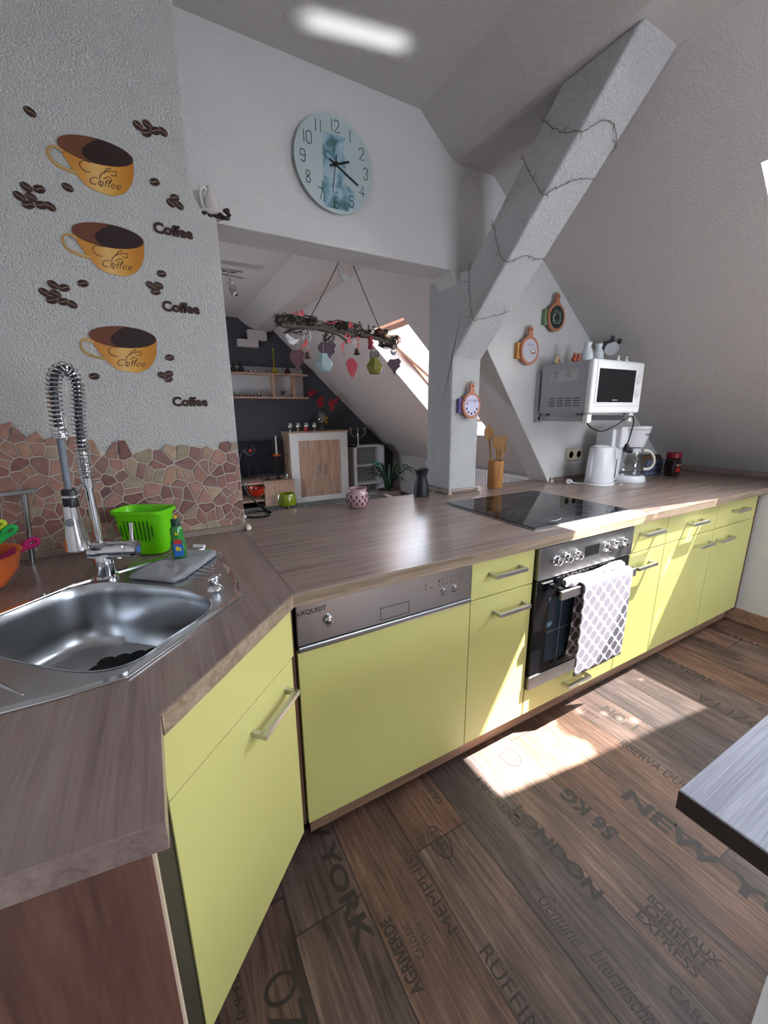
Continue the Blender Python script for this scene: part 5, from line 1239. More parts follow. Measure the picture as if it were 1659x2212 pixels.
ch = thing('hanging_candle_holder', 'black curved metal stand with a hanging orange glass bowl at the wall end', 'candle holder', (.10, .86, ZT))
m_bm = mat('black metal', '131316', .3, .4)
k = M(); k.tube([(.108 + .056*math.cos(a*PI/16), .86 + .056*math.sin(a*PI/16), ZT + .004) for a in range(32)], .0038, 8, True); k.build('base_ring', m_bm, ch, True)
k = M()
for o_ in (0, .010):
    k.tube(smooth_loop([(.163 - o_, .855, ZT+.004), (.135 - o_*.6, .87, ZT+.025), (.095, .885 + o_, ZT+.065), (.064, .893 + o_, ZT+.12), (.050, .897, ZT+.19), (.052, .900, ZT+.245), (.072, .902, ZT+.285), (.092, .902, ZT+.296)], 6, False), .0032, 8)
k.tube([(.100 + .019*math.cos(a*PI/10), .902, ZT+.283 + .019*math.sin(a*PI/10)) for a in range(0, 21)], .0034, 8)
k.build('curved_arm', m_bm, ch, True)
k = M(); k.tube([(.106,.902,ZT+.266), (.075,.902,ZT+.125)], .0012, 6); k.tube([(.108,.902,ZT+.266), (.150,.902,ZT+.122)], .0012, 6); k.tube([(.113 + .042*math.cos(a*PI/14), .902 + .042*math.sin(a*PI/14), ZT+.118) for a in range(28)], .0015, 6, True); k.build('hanging_wires', m_bm, ch, True)
M().ball((.101, .900, ZT+.283), (.008, .008, .008)).build('red_bead', mat('red glass bead', 'c8201a', .1, coat=.5), ch, True)
mo = mat('orange red glass', 'd8380c', .05, trans=.55, coat=.5)
M().lathe([(.004, 0), (.022, .008), (.036, .024), (.041, .046), (.0395, .046), (.034, .025), (.02, .011), (.0, .006)], (.113,.902,ZT+.072), 32, cap1=False).build('glass_bowl', mo, ch, True)
M().lathe([(.012, 0), (.012, .012), (.006, .013), (.005, .020), (.001, .032)], (.113,.902,ZT+.084), 16).build('tealight', mat('white wax', 'dcd6cf', .5), ch, True)
k = M(); k.ball((.036, .83, ZT+.008), (.014, .012, .008)); o = k.build('tealight_bulb', mat('white plastic knob', 'd6d4d0', .4), smooth=True); tag(o, 'small white rounded piece lying at the foot of the wall end', 'small item')

# table behind the bar with woven runner and green glass
m_run = mat('grey woven runner', '8b8a8a', .95, bump=1.0, bscale=160, var=.4)
tb = thing('side_table', 'narrow table standing right behind the bar, hidden but for the runner on it', 'table', (.40, 1.2, ZF))
M().box(.02, .90, .965, 1.10, .856, .882).build('table_top', m_oak_x, tb, bevel=.003)
for x, y in ((.06, 1.0), (.86, 1.0), (.06, 1.065), (.86, 1.065)): M().box(x - .025, x + .025, y - .025, y + .025, ZF, .856).build('leg', m_oak, tb)
k = M(); k.box(.05, .85, .970, 1.095, .883, .890)
for i in range(64): k.tube([(.055 + i*.0124, .972 + .004*(i%2), .890), (.065 + i*.0124, 1.04, .893), (.058 + i*.0124, 1.096, .886)], .0042, 5)
o = k.build('woven_runner', m_run); tag(o, 'grey woven table runner just visible behind the rear edge of the bar', 'table runner')
gg = thing('green_tealight_glass', 'yellow-green glass tealight holder on the grey runner behind the bar', 'glass', (.290, 1.045, .895))
M().lathe([(.034, 0), (.044, .004), (.048, .020), (.046, .045), (.040, .062), (.037, .062), (.042, .04), (.04, .01), (0, .008)], (.290, 1.045, .895), 32, cap1=False).build('glass', mat('yellow green glass', '9aa81c', .08, trans=.4, coat=.6, bump=.5, bscale=90), gg, True)

# ------------------------------------------------------------------ hanging branch with ornaments
YG = .93
gb = thing('hanging_branch', 'gnarled branch wrapped in moss, twigs and red ribbons hanging from the lintel on cords', 'hanging decoration', (.57, YG, 1.74))
rnd = random.Random(21)
def jig(pts, amp, n=4, seed=0):
    r2 = random.Random(seed); P = smooth_loop(pts, n, False); return [(p[0] + r2.uniform(-amp, amp), p[1] + r2.uniform(-amp, amp), p[2] + r2.uniform(-amp, amp)) for p in P]
k = M(); b1 = jig([(.27,YG,1.740),(.34,YG,1.752),(.42,YG,1.728),(.52,YG-.01,1.727),(.62,YG,1.712),(.72,YG+.01,1.715),(.80,YG,1.704),(.86,YG,1.690)], .003, 4, 1)
k.tube(b1, [.010 + .004*math.sin(i*1.3) + (.003 if i < 20 else 0) for i in range(len(b1))], 9)
b2 = jig([(.28,YG-.015,1.722),(.37,YG-.02,1.718),(.46,YG-.025,1.722),(.53,YG-.02,1.706),(.575,YG-.02,1.685),(.585,YG-.02,1.668)], .003, 4, 2); k.tube(b2, [.010 - .0002*i for i in range(len(b2))], 8)
b3 = jig([(.66,YG-.02,1.715),(.74,YG-.02,1.700),(.80,YG-.02,1.688),(.86,YG-.01,1.672)], .003, 4, 3); k.tube(b3, .009, 8)
b4 = jig([(.69,YG-.01,1.71),(.67,YG-.01,1.745),(.655,YG-.01,1.77)], .001, 3, 4); k.tube(b4, .004, 6); k.tube(jig([(.71,YG,1.71),(.712,YG-.005,1.76)], .001, 2, 5), .004, 6)
k.build('branch', m_twig, gb, True)
def tangle(name, m_, spots, seed, r=.0016):
    r2 = random.Random(seed); k = M()
    for (cx, cy, cz, rx, ry, rz, n_) in spots:
        for i in range(n_):
            a0 = r2.uniform(0, 6.28); b0 = r2.uniform(-1, 1); pts = []
            for j in range(6):
                a = a0 + j*.8; pts.append((cx + rx*math.cos(a)*r2.uniform(.6,1.15), cy + ry*math.sin(a + b0)*r2.uniform(.6,1.1), cz + rz*(math.sin(a*1.3 + b0*2))*r2.uniform(.5,1.1)))
            k.tube(smooth_loop(pts, 3, False), r*r2.uniform(.5, 1.1), 4)
    return k.build(name, m_, gb)
tangle('dark_twigs', mat('dark vine', '37302c', .9), [(.30,YG,1.745,.045,.025,.028,26), (.83,YG,1.695,.055,.03,.032,40), (.46,YG,1.735,.06,.025,.02,10), (.77,YG,1.725,.05,.025,.025,20), (.60,YG,1.74,.07,.025,.022,20), (.35,YG-.01,1.71,.06,.02,.02,12), (.50,YG-.01,1.690,.03,.02,.02,14), (.40,YG,1.752,.05,.02,.022,26), (.55,YG,1.745,.055,.02,.022,26), (.68,YG,1.722,.05,.02,.02,16)], 31)
def clump(name, m_, spots, seed):
    r2 = random.Random(seed); k = M()
    for (cx, cy, cz, s_, n_) in spots:
        for i in range(n_): k.ball((cx + r2.uniform(-1,1)*s_*1.4, cy + r2.uniform(-1,1)*s_*.6, cz + r2.uniform(-.7,.7)*s_*.7), (s_*r2.uniform(.12,.38), s_*.22, s_*r2.uniform(.10,.20)), 6, Matrix.Rotation(r2.uniform(-.8,.8), 3, 'Y'))
    return k.build(name, m_, gb)
clump('moss', m_moss, [(.40,YG-.01,1.752,.030,16), (.55,YG-.01,1.742,.034,14), (.60,YG,1.745,.026,10), (.30,YG,1.757,.025,9), (.745,YG-.02,1.742,.022,6)], 9)
def ribbon(k, pts, w=.006):
    P = [Vector(p) for p in smooth_loop(pts, 4, False)]; pr = None
    for i, p in enumerate(P):
        s_ = Vector((w*math.cos(i*.35), w*.5*math.sin(i*.35), .001)); a = k.bm.verts.new(p - s_); b = k.bm.verts.new(p + s_); c_ = k.bm.verts.new(p + s_ + Vector((0,.0008,0))); d_ = k.bm.verts.new(p - s_ + Vector((0,.0008,0)))
        if pr: k.face([pr[0], pr[1], b, a]); k.face([pr[2], pr[3], d_, c_])
        pr = (a, b, c_, d_)
k = M(); yr = YG - .028
for pts in ([(.33,yr,1.765),(.345,yr,1.782),(.352,yr,1.765)], [(.365,yr,1.765),(.372,yr,1.790),(.378,yr,1.762)], [(.475,yr,1.745),(.50,yr,1.758),(.53,yr,1.752),(.49,yr,1.742)], [(.505,yr,1.750),(.54,yr,1.756),(.56,yr,1.748)], [(.598,yr,1.735),(.604,yr,1.765),(.612,yr,1.738)],
            [(.575,yr,1.690),(.585,yr,1.712),(.60,yr,1.690),(.582,yr,1.672),(.562,yr,1.665),(.560,yr,1.640),(.568,yr,1.615)], [(.585,yr,1.678),(.61,yr,1.672),(.595,yr,1.668)], [(.640,yr,1.70),(.645,yr,1.675),(.638,yr,1.655),(.652,yr,1.645)], [(.69,yr,1.678),(.715,yr,1.690),(.72,yr,1.672)], [(.368,yr,1.668),(.385,yr,1.672),(.378,yr,1.648),(.36,yr,1.632),(.345,yr,1.622)], [(.385,yr,1.665),(.388,yr,1.635),(.392,yr,1.615)], [(.87,yr,1.712),(.878,yr,1.700),(.872,yr,1.69)]):
    ribbon(k, pts, .0055)
k.build('ribbons', m_red_ribbon, gb, recalc=False)
M().ball((.760, YG-.02, 1.728), (.024, .022, .020), 12).tube([(.75,YG,1.72),(.775,YG,1.74)], .006, 6).build('brown_bow', mat('brown satin', '4a241a', .4), gb, True)
M().tube([(.412,YG,1.755),(.49,YG,1.88),(.567,YG,2.010)], .0022, 6).build('cord', m_rope, gb); M().tube([(.788,YG,1.725),(.715,YG,1.86),(.638,YG,2.010)], .0022, 6).build('cord', m_rope, gb)
m_wire = mat('silver thread', 'b9b4a8', .4, .5)
def hung(name, label, cat, anchor, mesh_fn, m_, z_top, x, y=None, group=None):
    y = YG - .03 if y is None else y
    t = thing(name, label, cat, (x, y, z_top), group)
    k = M(); mesh_fn(k, x, y, z_top); k.build('body', m_, t, True)
    M().tube([(x, y, z_top - .002), ((x + anchor[0])/2 + .002, y, (z_top + anchor[1])/2), (anchor[0], y + .01, anchor[1])], .0009, 5).build('thread', m_wire, t); return t
def leaf(pts, th=.004, tw=0):
    def f(k, x, y, z):
        P = pts; k.plate([P], lambda a, b: (x + a*math.cos(tw), y + a*math.sin(tw), z + b), (0, th, 0))
    return f
ivy = [(0,-.004),(.018,.004),(.032,-.012),(.024,-.028),(.027,-.040),(.012,-.055),(.0,-.085),(-.012,-.058),(-.032,-.036),(-.034,-.022),(-.022,-.004)]
bird = [(-.030,.012),(-.022,.018),(-.010,.008),(.010,-.004),(.034,.000),(.022,-.014),(.004,-.026),(-.010,-.024),(-.022,-.008)]
m_pur = mat('dark purple felt leaf', '4a3a44', .8); m_pur2 = mat('brown purple leaf', '57393f', .8)
hung('leaf_pendant', 'brownish purple ivy leaf pendant, the leftmost leaf hanging from the branch', 'pendant', (.352, 1.70), leaf([(a*1.15, b*1.2) for a, b in ivy], .004, .2), m_pur2, 1.624, .340)
hung('leaf_pendant', 'dark purple ivy leaf pendant in front of the pale blue lantern', 'pendant', (.478, 1.70), leaf([(a*1.35, b*1.15) for a, b in ivy]), m_pur, 1.668, .484)
hung('leaf_pendant', 'dark purple ivy leaf pendant at the right end of the branch against the skylight', 'pendant', (.842, 1.68), leaf([(a*1.2, b*.92) for a, b in ivy]), m_pur, 1.612, .842)
hung('leaf_pendant', 'red beech leaf pendant hanging alone below the middle of the branch', 'pendant', (.60, 1.69), leaf([(0,.006),(.016,-.004),(.030,-.022),(.026,-.044),(.014,-.072),(.0,-.086),(-.010,-.072),(-.022,-.048),(-.030,-.022),(-.020,-.004)]), mat('red felt leaf', 'a03a46', .8), 1.598, .605)
t = hung('bird_pendant', 'white bird pendant under the left end of the branch', 'pendant', (.322, 1.72), leaf(bird, .012), mat('white bird', 'cfd0d2', .6), 1.668, .322); M().plate([[(-.03,.0),(-.03,.012),(-.014,.0),(-.0,-.012)]], lambda a, b: (.322 + a, YG - .034, 1.668 + b), (0,.002,0)).build('wing', mat('pale grey wing', 'b5b6ba', .6), t)
hung('bird_pendant', 'small grey heart shaped bird pendant above the rightmost leaf', 'pendant', (.836, 1.69), leaf([(-.016,.006),(-.008,.002),(0,-.006),(.012,.002),(.018,.006),(.012,-.012),(-.002,-.018),(-.014,-.010)], .005), mat('grey bird', '74777a', .6), 1.645, .836)
hung('bird_pendant', 'pale grey bird pendant hanging close under the lintel between the cords', 'pendant', (.585, 2.010), leaf([(-.020,.036),(-.010,.030),(-.008,.014),(.010,.006),(.024,.010),(.024,-.018),(.010,-.026),(-.006,-.014),(-.016,.010)], .010), mat('pale grey bird', 'a9a9a9', .6), 1.960, .592, YG + .01)
t = hung('red_tube_pendant', 'dull red rolled felt pendant right of the middle of the branch', 'pendant', (.706, 1.70), lambda k, x, y, z: k.lathe([(.012,0),(.010,-.03),(.013,-.058)], (x,y,z), 14), mat('dull red felt', '8f2f3a', .85), 1.706, .706)
def bell(k, x, y, z): k.lathe([(.002,0),(.006,-.002),(.009,-.010),(.011,-.022),(.016,-.028),(.015,-.029),(.009,-.022),(.006,-.010)], (x,y,z), 18)
for x, z, an, lab in ((.386, 1.618, (.392, 1.70), 'small bronze bell beside the leftmost leaf under the branch'), (.632, 1.648, (.640, 1.69), 'small bronze bell near the middle of the branch')):
    t = hung('bell', lab, 'bell', an, bell, mat('bronze bell', '6d5a4c', .3, .8), z, x); M().ball((x, YG-.03, z-.030), (.0025,.0025,.0035), 8).build('clapper', m_bm, t, True)
def lantern(k, x, y, z): k.lathe([(.024,-.0),(.022,-.006),(.026,-.012),(.046,-.042),(.030,-.074),(.026,-.076),(.022,-.070),(.042,-.042),(.02,-.012)], (x,y,z), 6, cap1=False)
t = hung('hanging_lantern', 'pale blue hexagonal glass lantern hanging from the branch', 'lantern', (.462, 1.70), lantern, mat('pale blue glass', '9fb3b8', .35), 1.612, .462)
t = hung('hanging_lantern', 'olive green hexagonal glass lantern with wire rim hanging from the branch', 'lantern', (.728, 1.69), lantern, mat('olive glass', '7d7c3c', .35), 1.610, .727)
k = M(); k.tube([(.727 + .024*math.cos(a*PI/10), YG-.03, 1.610 + .045*max(0, math.sin(a*PI/10))) for a in range(0, 11)], .0012, 5)
for i in range(5): k.tube([(.727 + .022*math.cos(a*PI/8), YG-.03+.022*math.sin(a*PI/8), 1.612 + .006*i + .002*math.sin(a*1.9 + i)) for a in range(16)], .0011, 4, True)
k.build('wire_rim', m_bm, t)
for x0, x1, z0, z1 in ((.372, .378, 1.70, 1.67), (.405, .392, 1.695, 1.66)): pass
# metal hooks dangling from the branch
k = M()
for x, z in ((.50,1.70),(.62,1.675),(.84,1.675)): k.tube([(x + .008*math.cos(a*PI/8), YG-.03, z - .012 + .012*math.sin(a*PI/8)) for a in range(-6, 9)], .0014, 5)
for x, z in ((.372,1.705),(.402,1.70)): k.tube([(x,YG-.03,z),(x+.004,YG-.03,z-.02),(x-.004,YG-.03,z-.04)], .0022, 5)
k.build('silver_hooks', m_wire, gb)

# ------------------------------------------------------------------ kitchen table corner at the right, rug behind
ta = thing('kitchen_table', 'table with a grey striped wood-look top, only its near corner showing at the right edge', 'table', (.75, -1.1, ZF))
m_tt = wood('grey limed table top', 'a9a9b4', 'bcbcc6', '8f8f9c', 'x', 1.4, .5, .5, 60)
M().box(.357, 1.50, -1.50, -.738, .765, .800).build('table_top', m_tt, ta, bevel=.0015)
M().box(.3565, 1.5005, -1.5005, -.7375, .766, .7975).build('edge_band', mat('dark table edge', '3a302c', .6), ta, bevel=.001)
M().box(.90, .98, -1.18, -1.10, ZF + .03, .765).build('pedestal', m_tt, ta); M().box(.75, 1.18, -1.38, -.92, ZF + .006, ZF + .03).build('foot_plate', m_tt, ta, bevel=.004)

o = M().xy([(.70, -.822), (.83, -.806), (1.1, -.80), (1.1, -1.3), (.66, -1.3)], ZF, ZF + .006).build('floor_mat', mat('light grey mat', 'a9a7a6', .9, bump=.5, bscale=150)); tag(o, 'light grey floor mat, only its corner showing at the bottom right', 'mat')

# ------------------------------------------------------------------ living room
hb_ = thing('highboard', 'white framed sideboard with two oak doors against the anthracite wall', 'cabinet', (1.83, 4.9, ZF))
M().box(1.385, 2.275, 4.72, 5.09, ZF, 1.085).build('body', m_oak, hb_)
M().box(1.375, 2.285, 4.69, 5.09, 1.085, 1.105).build('top_board', m_oak_x, hb_)
M().xz([[(1.39,ZF),(2.27,ZF),(2.27,1.083),(1.39,1.083)], [(1.51,ZF+.10),(1.51,.975),(2.15,.975),(2.15,ZF+.10)]], 4.70, 4.72).build('white_frame', m_white_mat, hb_)
for x0, x1, hx in ((1.512, 1.829, 1.778), (1.831, 2.148, 1.895)):
    f = M().box(x0, x1, 4.703, 4.72, ZF + .10, .974).build('door', m_oak, hb_); M().box(hx - .009, hx + .009, 4.680, 4.703, .465, .628).build('handle', m_handle, f, bevel=.004)
lb = thing('lowboard', 'low oak television bench left of the tall sideboard', 'cabinet', (.7, 4.85, ZF))
M().box(-.30, 1.385, 4.58, 5.09, .425, .455).build('top_board', m_oak_x, lb)
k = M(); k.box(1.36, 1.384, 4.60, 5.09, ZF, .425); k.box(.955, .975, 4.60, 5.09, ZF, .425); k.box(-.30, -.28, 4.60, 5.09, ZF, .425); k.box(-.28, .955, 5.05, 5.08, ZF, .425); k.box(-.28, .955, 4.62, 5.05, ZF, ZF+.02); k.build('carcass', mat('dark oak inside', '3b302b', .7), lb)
M().box(-.28, .955, 4.60, 5.05, .185, .205).build('shelf', m_oak_x, lb)
f = M().box(.965, 1.384, 4.585, 4.60, ZF + .04, .423).build('door', m_oak, lb); M().box(1.052, 1.070, 4.56, 4.585, .13, .265).build('handle', m_handle, f, bevel=.004)
tv = thing('television', 'black flat television on the low bench', 'television', (.55, 4.85, .455))
M().box(-.10, 1.16, 4.80, 4.84, .535, .990).build('screen', mat('black tv screen', '0b0e16', .12, spec=.5), tv, bevel=.004)
M().box(.40, .66, 4.76, 4.90, .456, .470).box(.50, .56, 4.80, 4.86, .465, .54).build('stand', m_black, tv); M().lathe([(.06,0),(.06,.004),(.02,.006),(.016,.07)], (1.05, 4.72, .456), 20, sx=1, sy=.5).build('stand_foot', m_black, tv)
cd = thing('candlestick', 'white taper candle in an orange flower-shaped holder on a dark stand', 'candle', (1.205, 4.74, .456))
M().lathe([(.05,0),(.05,.006),(.014,.012),(.012,.32)], (1.205, 4.74, .456), 20).build('stand', m_bm, cd, True)
M().lathe([(.015,0),(.055,.015),(.062,.035),(.040,.030),(.0,.028)], (1.205,4.74,.770), 9, cap1=False).build('holder', mat('orange holder', 'c0571c', .4), cd)
M().lathe([(.012,0),(.010,.24),(.003,.26)], (1.203,4.74,.80), 14).build('taper', mat('white candle', 'd8d6d4', .5), cd, True)
sg = thing('small_glass', 'small clear tealight glass on the low bench', 'glass', (1.30, 4.66, .455)); M().lathe([(.02,0),(.034,.02),(.038,.06),(.035,.06),(.03,.02),(0,.01)], (1.30,4.66,.456), 20, cap1=False).build('glass', m_glass, sg, True); M().lathe([(.02,.010),(.02,.028)], (1.30,4.66,.456), 16).build('tealight', m_white_mat, sg)
# wall shelf with white back panel
sh = thing('wall_shelf', 'oak wall shelf with a white back panel and three compartments above the television', 'shelf', (.9, 5.02, 1.57))
k = M(); k.box(-.35, 1.78, 4.93, 5.09, 1.875, 1.900); k.box(-.35, 1.78, 4.93, 5.09, 1.560, 1.584); k.build('boards', m_oak_x, sh)
for x in (1.265, 1.555, .20): M().box(x, x + .027, 4.93, 5.09, 1.584, 1.875).build('divider', m_oak, sh)
M().xz([(-.35,1.584),(1.75,1.584),(1.75,1.955),(1.72,1.99),(-.35,1.99)], 5.075, 5.098).build('back_panel', mat('white shelf panel', 'bfc0c2', .7), sh)
def bottle_vase(x, col, label, h=.33, r=.042, base=1.900):
    t = thing('bottle_vase', label, 'vase', (x, 5.0, base)); M().lathe([(r*.5,0),(r,.012),(r*1.02,.03),(r*.7,.055),(.010,.085),(.0065,.13),(.006,h-.01),(.010,h)], (x,4.985,base), 24).build('body', mat(label.split()[0] + ' coloured glass', col, .1, coat=.5), t, True)
bottle_vase(1.318, '9c8f10', 'yellow glass vase with a long thin neck on the top shelf')
bottle_vase(1.506, '4a1016', 'dark-red glass vase with a long thin neck on the top shelf')
bottle_vase(.870, '2b2f2d', 'charcoal round short-necked vase at the left of the top shelf', .13, .045)
bottle_vase(.770, '2e342c', 'olive-black round vase next to the wall end on the top shelf', .17, .045)
th = thing('tealight_tray', 'row of silver tealight cups on a wire tray on the top shelf', 'candle holder', (1.075, 4.98, 1.90))
k = M()
for i in range(4): k.lathe([(.018,0),(.022,.004),(.022,.024),(.018,.024)], (.985 + i*.058, 4.96, 1.904), 14)
k.build('cups', m_chrome, th, True); M().box(.95, 1.20, 4.945, 4.975, 1.900, 1.904).box(.95,.953,4.945,4.975,1.90,1.935).box(1.197,1.20,4.945,4.975,1.90,1.935).build('tray', m_bm, th)
g0 = None
for i in range(4):
    x = .795 + i*.095
    if g0 is None:
        g0 = thing('votive_glass', '', 'glass', (x, 4.97, 1.584), 'votive glasses on the lower shelf')
        M().lathe([(.026,0),(.034,.02),(.030,.05),(.024,.062),(.022,.060),(.03,.02),(0,.012)], (x,4.97,1.5845), 20, cap1=False).build('glass', m_glass, g0, True)
        M().lathe([(.033,.002),(.034,.02)], (x,4.97,1.5845), 20).build('wax', mat('dark brown wax', '3b2a22', .5), g0, True)
        M().lathe([(.016,.021),(.014,.05),(.004,.066)], (x,4.97,1.5845), 16).build('candle', mat('pale candle', 'b9b2aa', .6), g0, True)
        g0['label'] = 'small glass with candle on the lower shelf, the first from the left'
    else: copy_tree(g0, (x, 4.97, 1.584), 'small glass with candle on the lower shelf, ' + ('', 'the second from the left', 'the third from the left', 'the last before the divider')[i])
sf = thing('starfish', 'dark dried starfish leaning in the middle compartment of the shelf', 'ornament', (1.42, 4.98, 1.585))
k = M()
for a in (25, 65, 140, 205, 250): k.tube([(1.42, 4.98, 1.640), (1.42 + .035*math.cos(D(a)), 4.97, 1.640 + .028*math.sin(D(a))), (1.42 + (.075 if a == 65 else .06)*math.cos(D(a)), 4.965, 1.640 + (.085 if a == 65 else .055)*math.sin(D(a)))], [.010,.006,.002], 7)
k.build('arms', mat('dark starfish', '3a3430', .8), sf, True)
# on the highboard
s0 = None
for i, x in enumerate((1.435, 1.548, 1.672, 1.795)):
    lab = 'mirrored silver tealight glass on the tall sideboard, ' + ('leftmost of the four', 'second from the left', 'second from the right, behind the red one', 'rightmost, next to the flower vase')[i]
    if s0 is None:
        s0 = thing('silver_glass', lab, 'glass', (x, 4.80, 1.105), 'mirrored glasses on the sideboard')
        M().lathe([(.030,0),(.030,.004),(.006,.010),(.006,.028),(.030,.040),(.041,.062),(.036,.092),(.028,.120),(.026,.120),(.034,.09),(.038,.062),(0,.045)], (x,4.80,1.105), 24, cap1=False).build('glass', mat('mirrored glass', 'c2c6bb', .15, .9), s0, True)
    else: copy_tree(s0, (x, 4.80, 1.105), lab)
o = M().lathe([(.02,0),(.036,.015),(.038,.035),(.026,.06),(.022,.06)], (1.645, 4.74, 1.105), 16).build('red_tealight', mat('crimson glass', 'a31d2e', .3), smooth=True); tag(o, 'small crimson tealight holder in front of the silver glasses', 'candle holder')
fv = thing('flower_vase', 'glass vase with yellow filling and red orchid sprays on the tall sideboard', 'vase', (1.93, 4.82, 1.105))
M().lathe([(.035,0),(.055,.01),(.030,.05),(.045,.08),(.080,.13),(.082,.20),(.060,.245),(.075,.275),(.073,.275),(.056,.245),(.078,.20),(.075,.13),(.03,.07),(0,.06)], (1.915,4.82,1.105), 28, cap1=False).build('glass', m_glass, fv, True)
k = M(); rnd = random.Random(8)
for i in range(22): k.ball((1.915 + rnd.uniform(-.055,.055), 4.82 + rnd.uniform(-.03,.03), 1.255 + rnd.uniform(-.045,.05)), (.017,.012,.013), 8)
k.build('dried_filling', mat('dark dried filling', '4a4030', .8), fv, True)
k = M()
for i in range(8): k.ball((1.955 + rnd.uniform(-.025,.03), 4.76 + rnd.uniform(-.01,.01), 1.25 + rnd.uniform(-.04,.06)), (.016,.010,.018), 8)
k.build('yellow_fruit', mat('yellow dried fruit', 'a8811c', .6), fv, True)
k = M(); st1 = smooth_loop([(1.92,4.82,1.30),(1.90,4.80,1.42),(1.86,4.76,1.54),(1.80,4.72,1.63),(1.72,4.69,1.66),(1.66,4.67,1.61)], 6, False); st2 = smooth_loop([(1.93,4.82,1.30),(1.96,4.80,1.40),(2.02,4.77,1.50),(2.10,4.75,1.57),(2.14,4.74,1.60)], 6, False); st3 = smooth_loop([(1.86,4.76,1.54),(1.88,4.72,1.56),(1.89,4.70,1.50)], 5, False)
for s_ in (st1, st2, st3): k.tube(s_, .004, 6)
k.build('stems', mat('dark green stem', '2f3a2c', .7), fv, True)
k = M(); m_orch = mat('red orchid petal', 'a01626', .55)
for cx, cz, s_ in ((1.735,1.635,.036),(1.795,1.650,.030),(1.745,1.61,.026),(1.862,1.520,.038),(1.895,1.560,.034),(1.875,1.470,.034),(1.90,1.505,.028),(2.03,1.490,.036),(2.075,1.520,.034),(2.045,1.455,.030),(2.12,1.515,.028),(2.15,1.57,.026),(2.055,1.41,.028)):
    for j in range(5):
        a = j*2*PI/5 + cx*9; k.ball((cx + s_*.62*math.cos(a), 4.72 + .010*math.sin(a*2), cz + s_*.62*math.sin(a)), (s_*.55, .006, s_*.42), 8, Matrix.Rotation(-a, 3, 'Y'))
k.build('orchid_blossoms', m_orch, fv, True)
# white bookcase, candelabra, plant, radiator
bc = thing('bookcase', 'small white open bookcase under the sloping roof', 'shelf', (2.65, 4.85, ZF))
k = M(); k.box(2.395, 2.420, 4.70, 5.0, ZF, .862); k.box(2.880, 2.905, 4.70, 5.0, ZF, .862); k.box(2.395, 2.905, 4.70, 5.0, .840, .862); k.build('frame', m_white_mat, bc)
for z in (.545, .255, .075): M().box(2.42, 2.88, 4.705, 4.98, z, z + .018).build('shelf_board', m_white_mat, bc)
M().box(2.42, 2.88, 4.985, 4.998, ZF, .84).build('back', mat('grey white back', 'a9aaac', .7), bc)
cb_ = thing('candelabra', 'silver candelabra with glass tealight cups on the small bookcase', 'candle holder', (2.49, 4.80, .862))
k = M(); k.lathe([(.055,0),(.05,.01),(.012,.018),(.010,.05),(.014,.07),(.009,.10),(.014,.13),(.009,.20),(.007,.235)], (2.495,4.80,.862), 16)
for dx in (-.12, 0, .12): k.tube(smooth_loop([(2.495,4.80,1.00),(2.495+dx*.6,4.80,1.005),(2.495+dx,4.80,1.045),(2.495+dx,4.80,1.085)], 4, False), .005, 8); k.lathe([(.004,0),(.030,.004),(.032,.008)], (2.495+dx,4.80,1.085), 16)
k.build('stem', m_chrome, cb_, True)
for dx in (-.12, 0, .12): M().lathe([(.014,0),(.026,.015),(.028,.04),(.026,.04),(.02,.015)], (2.495+dx,4.80,1.093), 16, cap1=False).build('cup', m_glass, cb_, True)
pp = thing('green_plant', 'dark green plant with long arching leaves standing beyond the bar', 'plant', (2.47, 3.8, ZF))
M().lathe([(.12,0),(.15,.05),(.17,.26),(.165,.27),(.15,.25),(0,.24)], (2.47,3.8,ZF), 28, cap1=False).build('pot', mat('brown pot', '57483f', .6), pp, True)
M().box(1.72, 2.18, 2.70, 3.10, ZF-.0, ZF+.001).build('saucer', m_oak_x, pp) if False else None
k = M(); rnd = random.Random(4); m_leaf = mat('dark strap leaf', '223f2c', .45)
def strap(k, a, L, rise, w, x0=2.47, y0=3.8, z0=.30):
    pr = None; n_ = 10
    for i in range(n_ + 1):
        t = i/n_; r = L*t; z = z0 + rise*math.sin(min(1.0, t*1.05)*PI*.62)*1.0 - (t**2)*rise*.35; p = Vector((x0 + r*math.cos(a), y0 + r*math.sin(a), z)); ww = w*(math.sin(PI*min(1, .12 + t*.88))**.6) + .001
        s_ = Vector((-math.sin(a), math.cos(a), .25))*ww; v_ = [k.bm.verts.new(p - s_), k.bm.verts.new(p - Vector((0,0,ww*.5))), k.bm.verts.new(p + s_)]
        if pr: k.face([pr[0], pr[1], v_[1], v_[0]]); k.face([pr[1], pr[2], v_[2], v_[1]])
        pr = v_
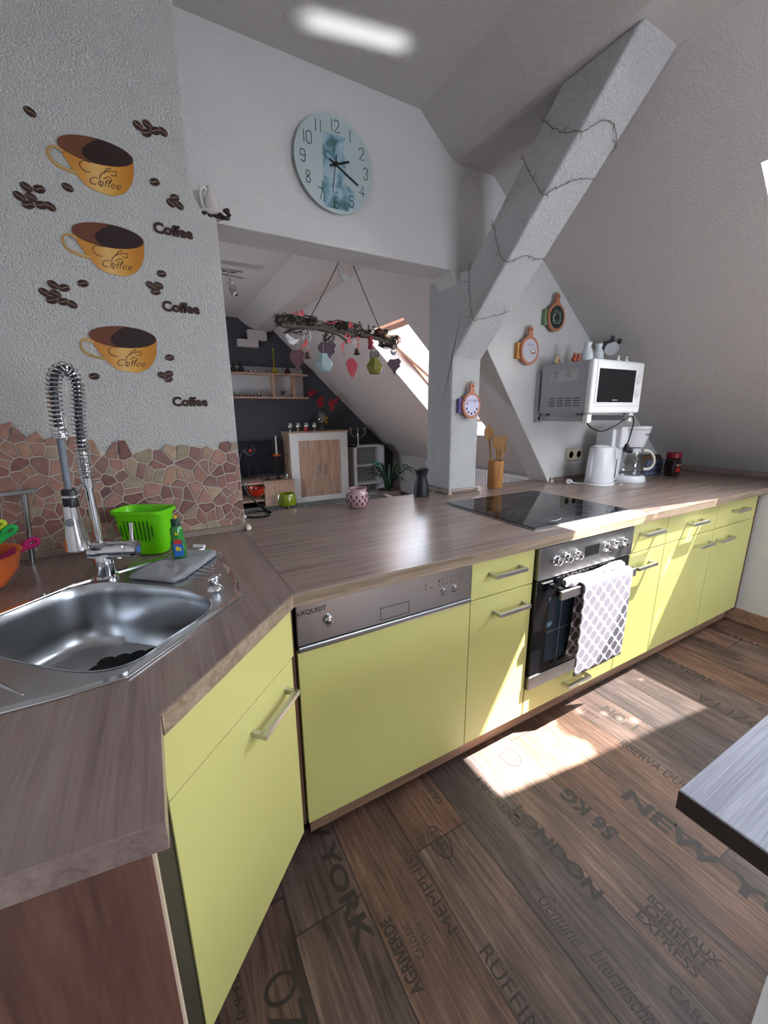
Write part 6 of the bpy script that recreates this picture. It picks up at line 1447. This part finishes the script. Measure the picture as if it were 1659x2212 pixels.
for i in range(34): strap(k, rnd.uniform(0, 2*PI), rnd.uniform(.22, .42), rnd.uniform(.22, .48), rnd.uniform(.012, .019))
k.build('leaves', m_leaf, pp, True, recalc=False)
k = M(); k.tube(smooth_loop([(2.47,3.8,.30),(2.40,3.77,.48),(2.31,3.72,.60),(2.22,3.70,.67)], 5, False), .011, 8); k.build('flower_stalk', m_leaf, pp, True)
k = M()
for i in range(16): k.ball((2.21 + rnd.uniform(-.045,.045), 3.69 + rnd.uniform(-.03,.03), .70 + rnd.uniform(-.022,.022)), (.018,.014,.014), 8)
k.build('green_flower_head', mat('green flower head', '2f6a56', .6), pp, True)
rd = thing('radiator', 'white ribbed radiator on the knee wall beyond the post', 'radiator', (3.2, 2.8, .2))
k = M(); k.box(3.19, 3.285, 1.75, 3.78, .20, .665); k.build('panel', m_white, rd, bevel=.006)
k = M()
for i in range(50): k.box(3.178, 3.192, 1.775 + i*.040, 1.797 + i*.040, .225, .635)
k.build('ribs', m_white, rd, bevel=.003)
k = M(); k.lathe([(.018,0),(.022,.01),(.022,.05),(.018,.055)], (3.16, 3.85, .635), 18, (-.8,-.4,.1)); k.build('valve', m_white, rd, True)
bwl = thing('radiator_pipe', 'pale tube lying along the foot of the diagonal wall edge behind the worktop', 'pipe', (1.9, .96, .9)) if False else None
# ceiling spotlight bar
sp = thing('spotlight_bar', 'chrome ceiling spotlight bar seen at the top left of the hatch', 'ceiling light', (.4, 3.05, 2.6))
k = M(); k.box(-.10, .58, 3.00, 3.025, 2.535, 2.545); k.box(-.10, .54, 3.05, 3.075, 2.535, 2.545); k.tube([(-.1,2.98,2.52),(.60,3.10,2.515)], .006, 8); k.tube([(.10,3.03,2.545),(.10,3.03,2.60)], .008, 8); k.build('rail', m_chrome, sp, True)
k = M(); k.tube([(.47,3.05,2.535),(.47,3.05,2.46)], .009, 10); k.lathe([(.006,-.03),(.022,0),(.034,.05),(.034,.085),(.022,.11),(.0,.112)], (.475,3.05,2.455), 20, (.35,-.15,-1), cap1=False); k.build('spot', m_chrome, sp, True)
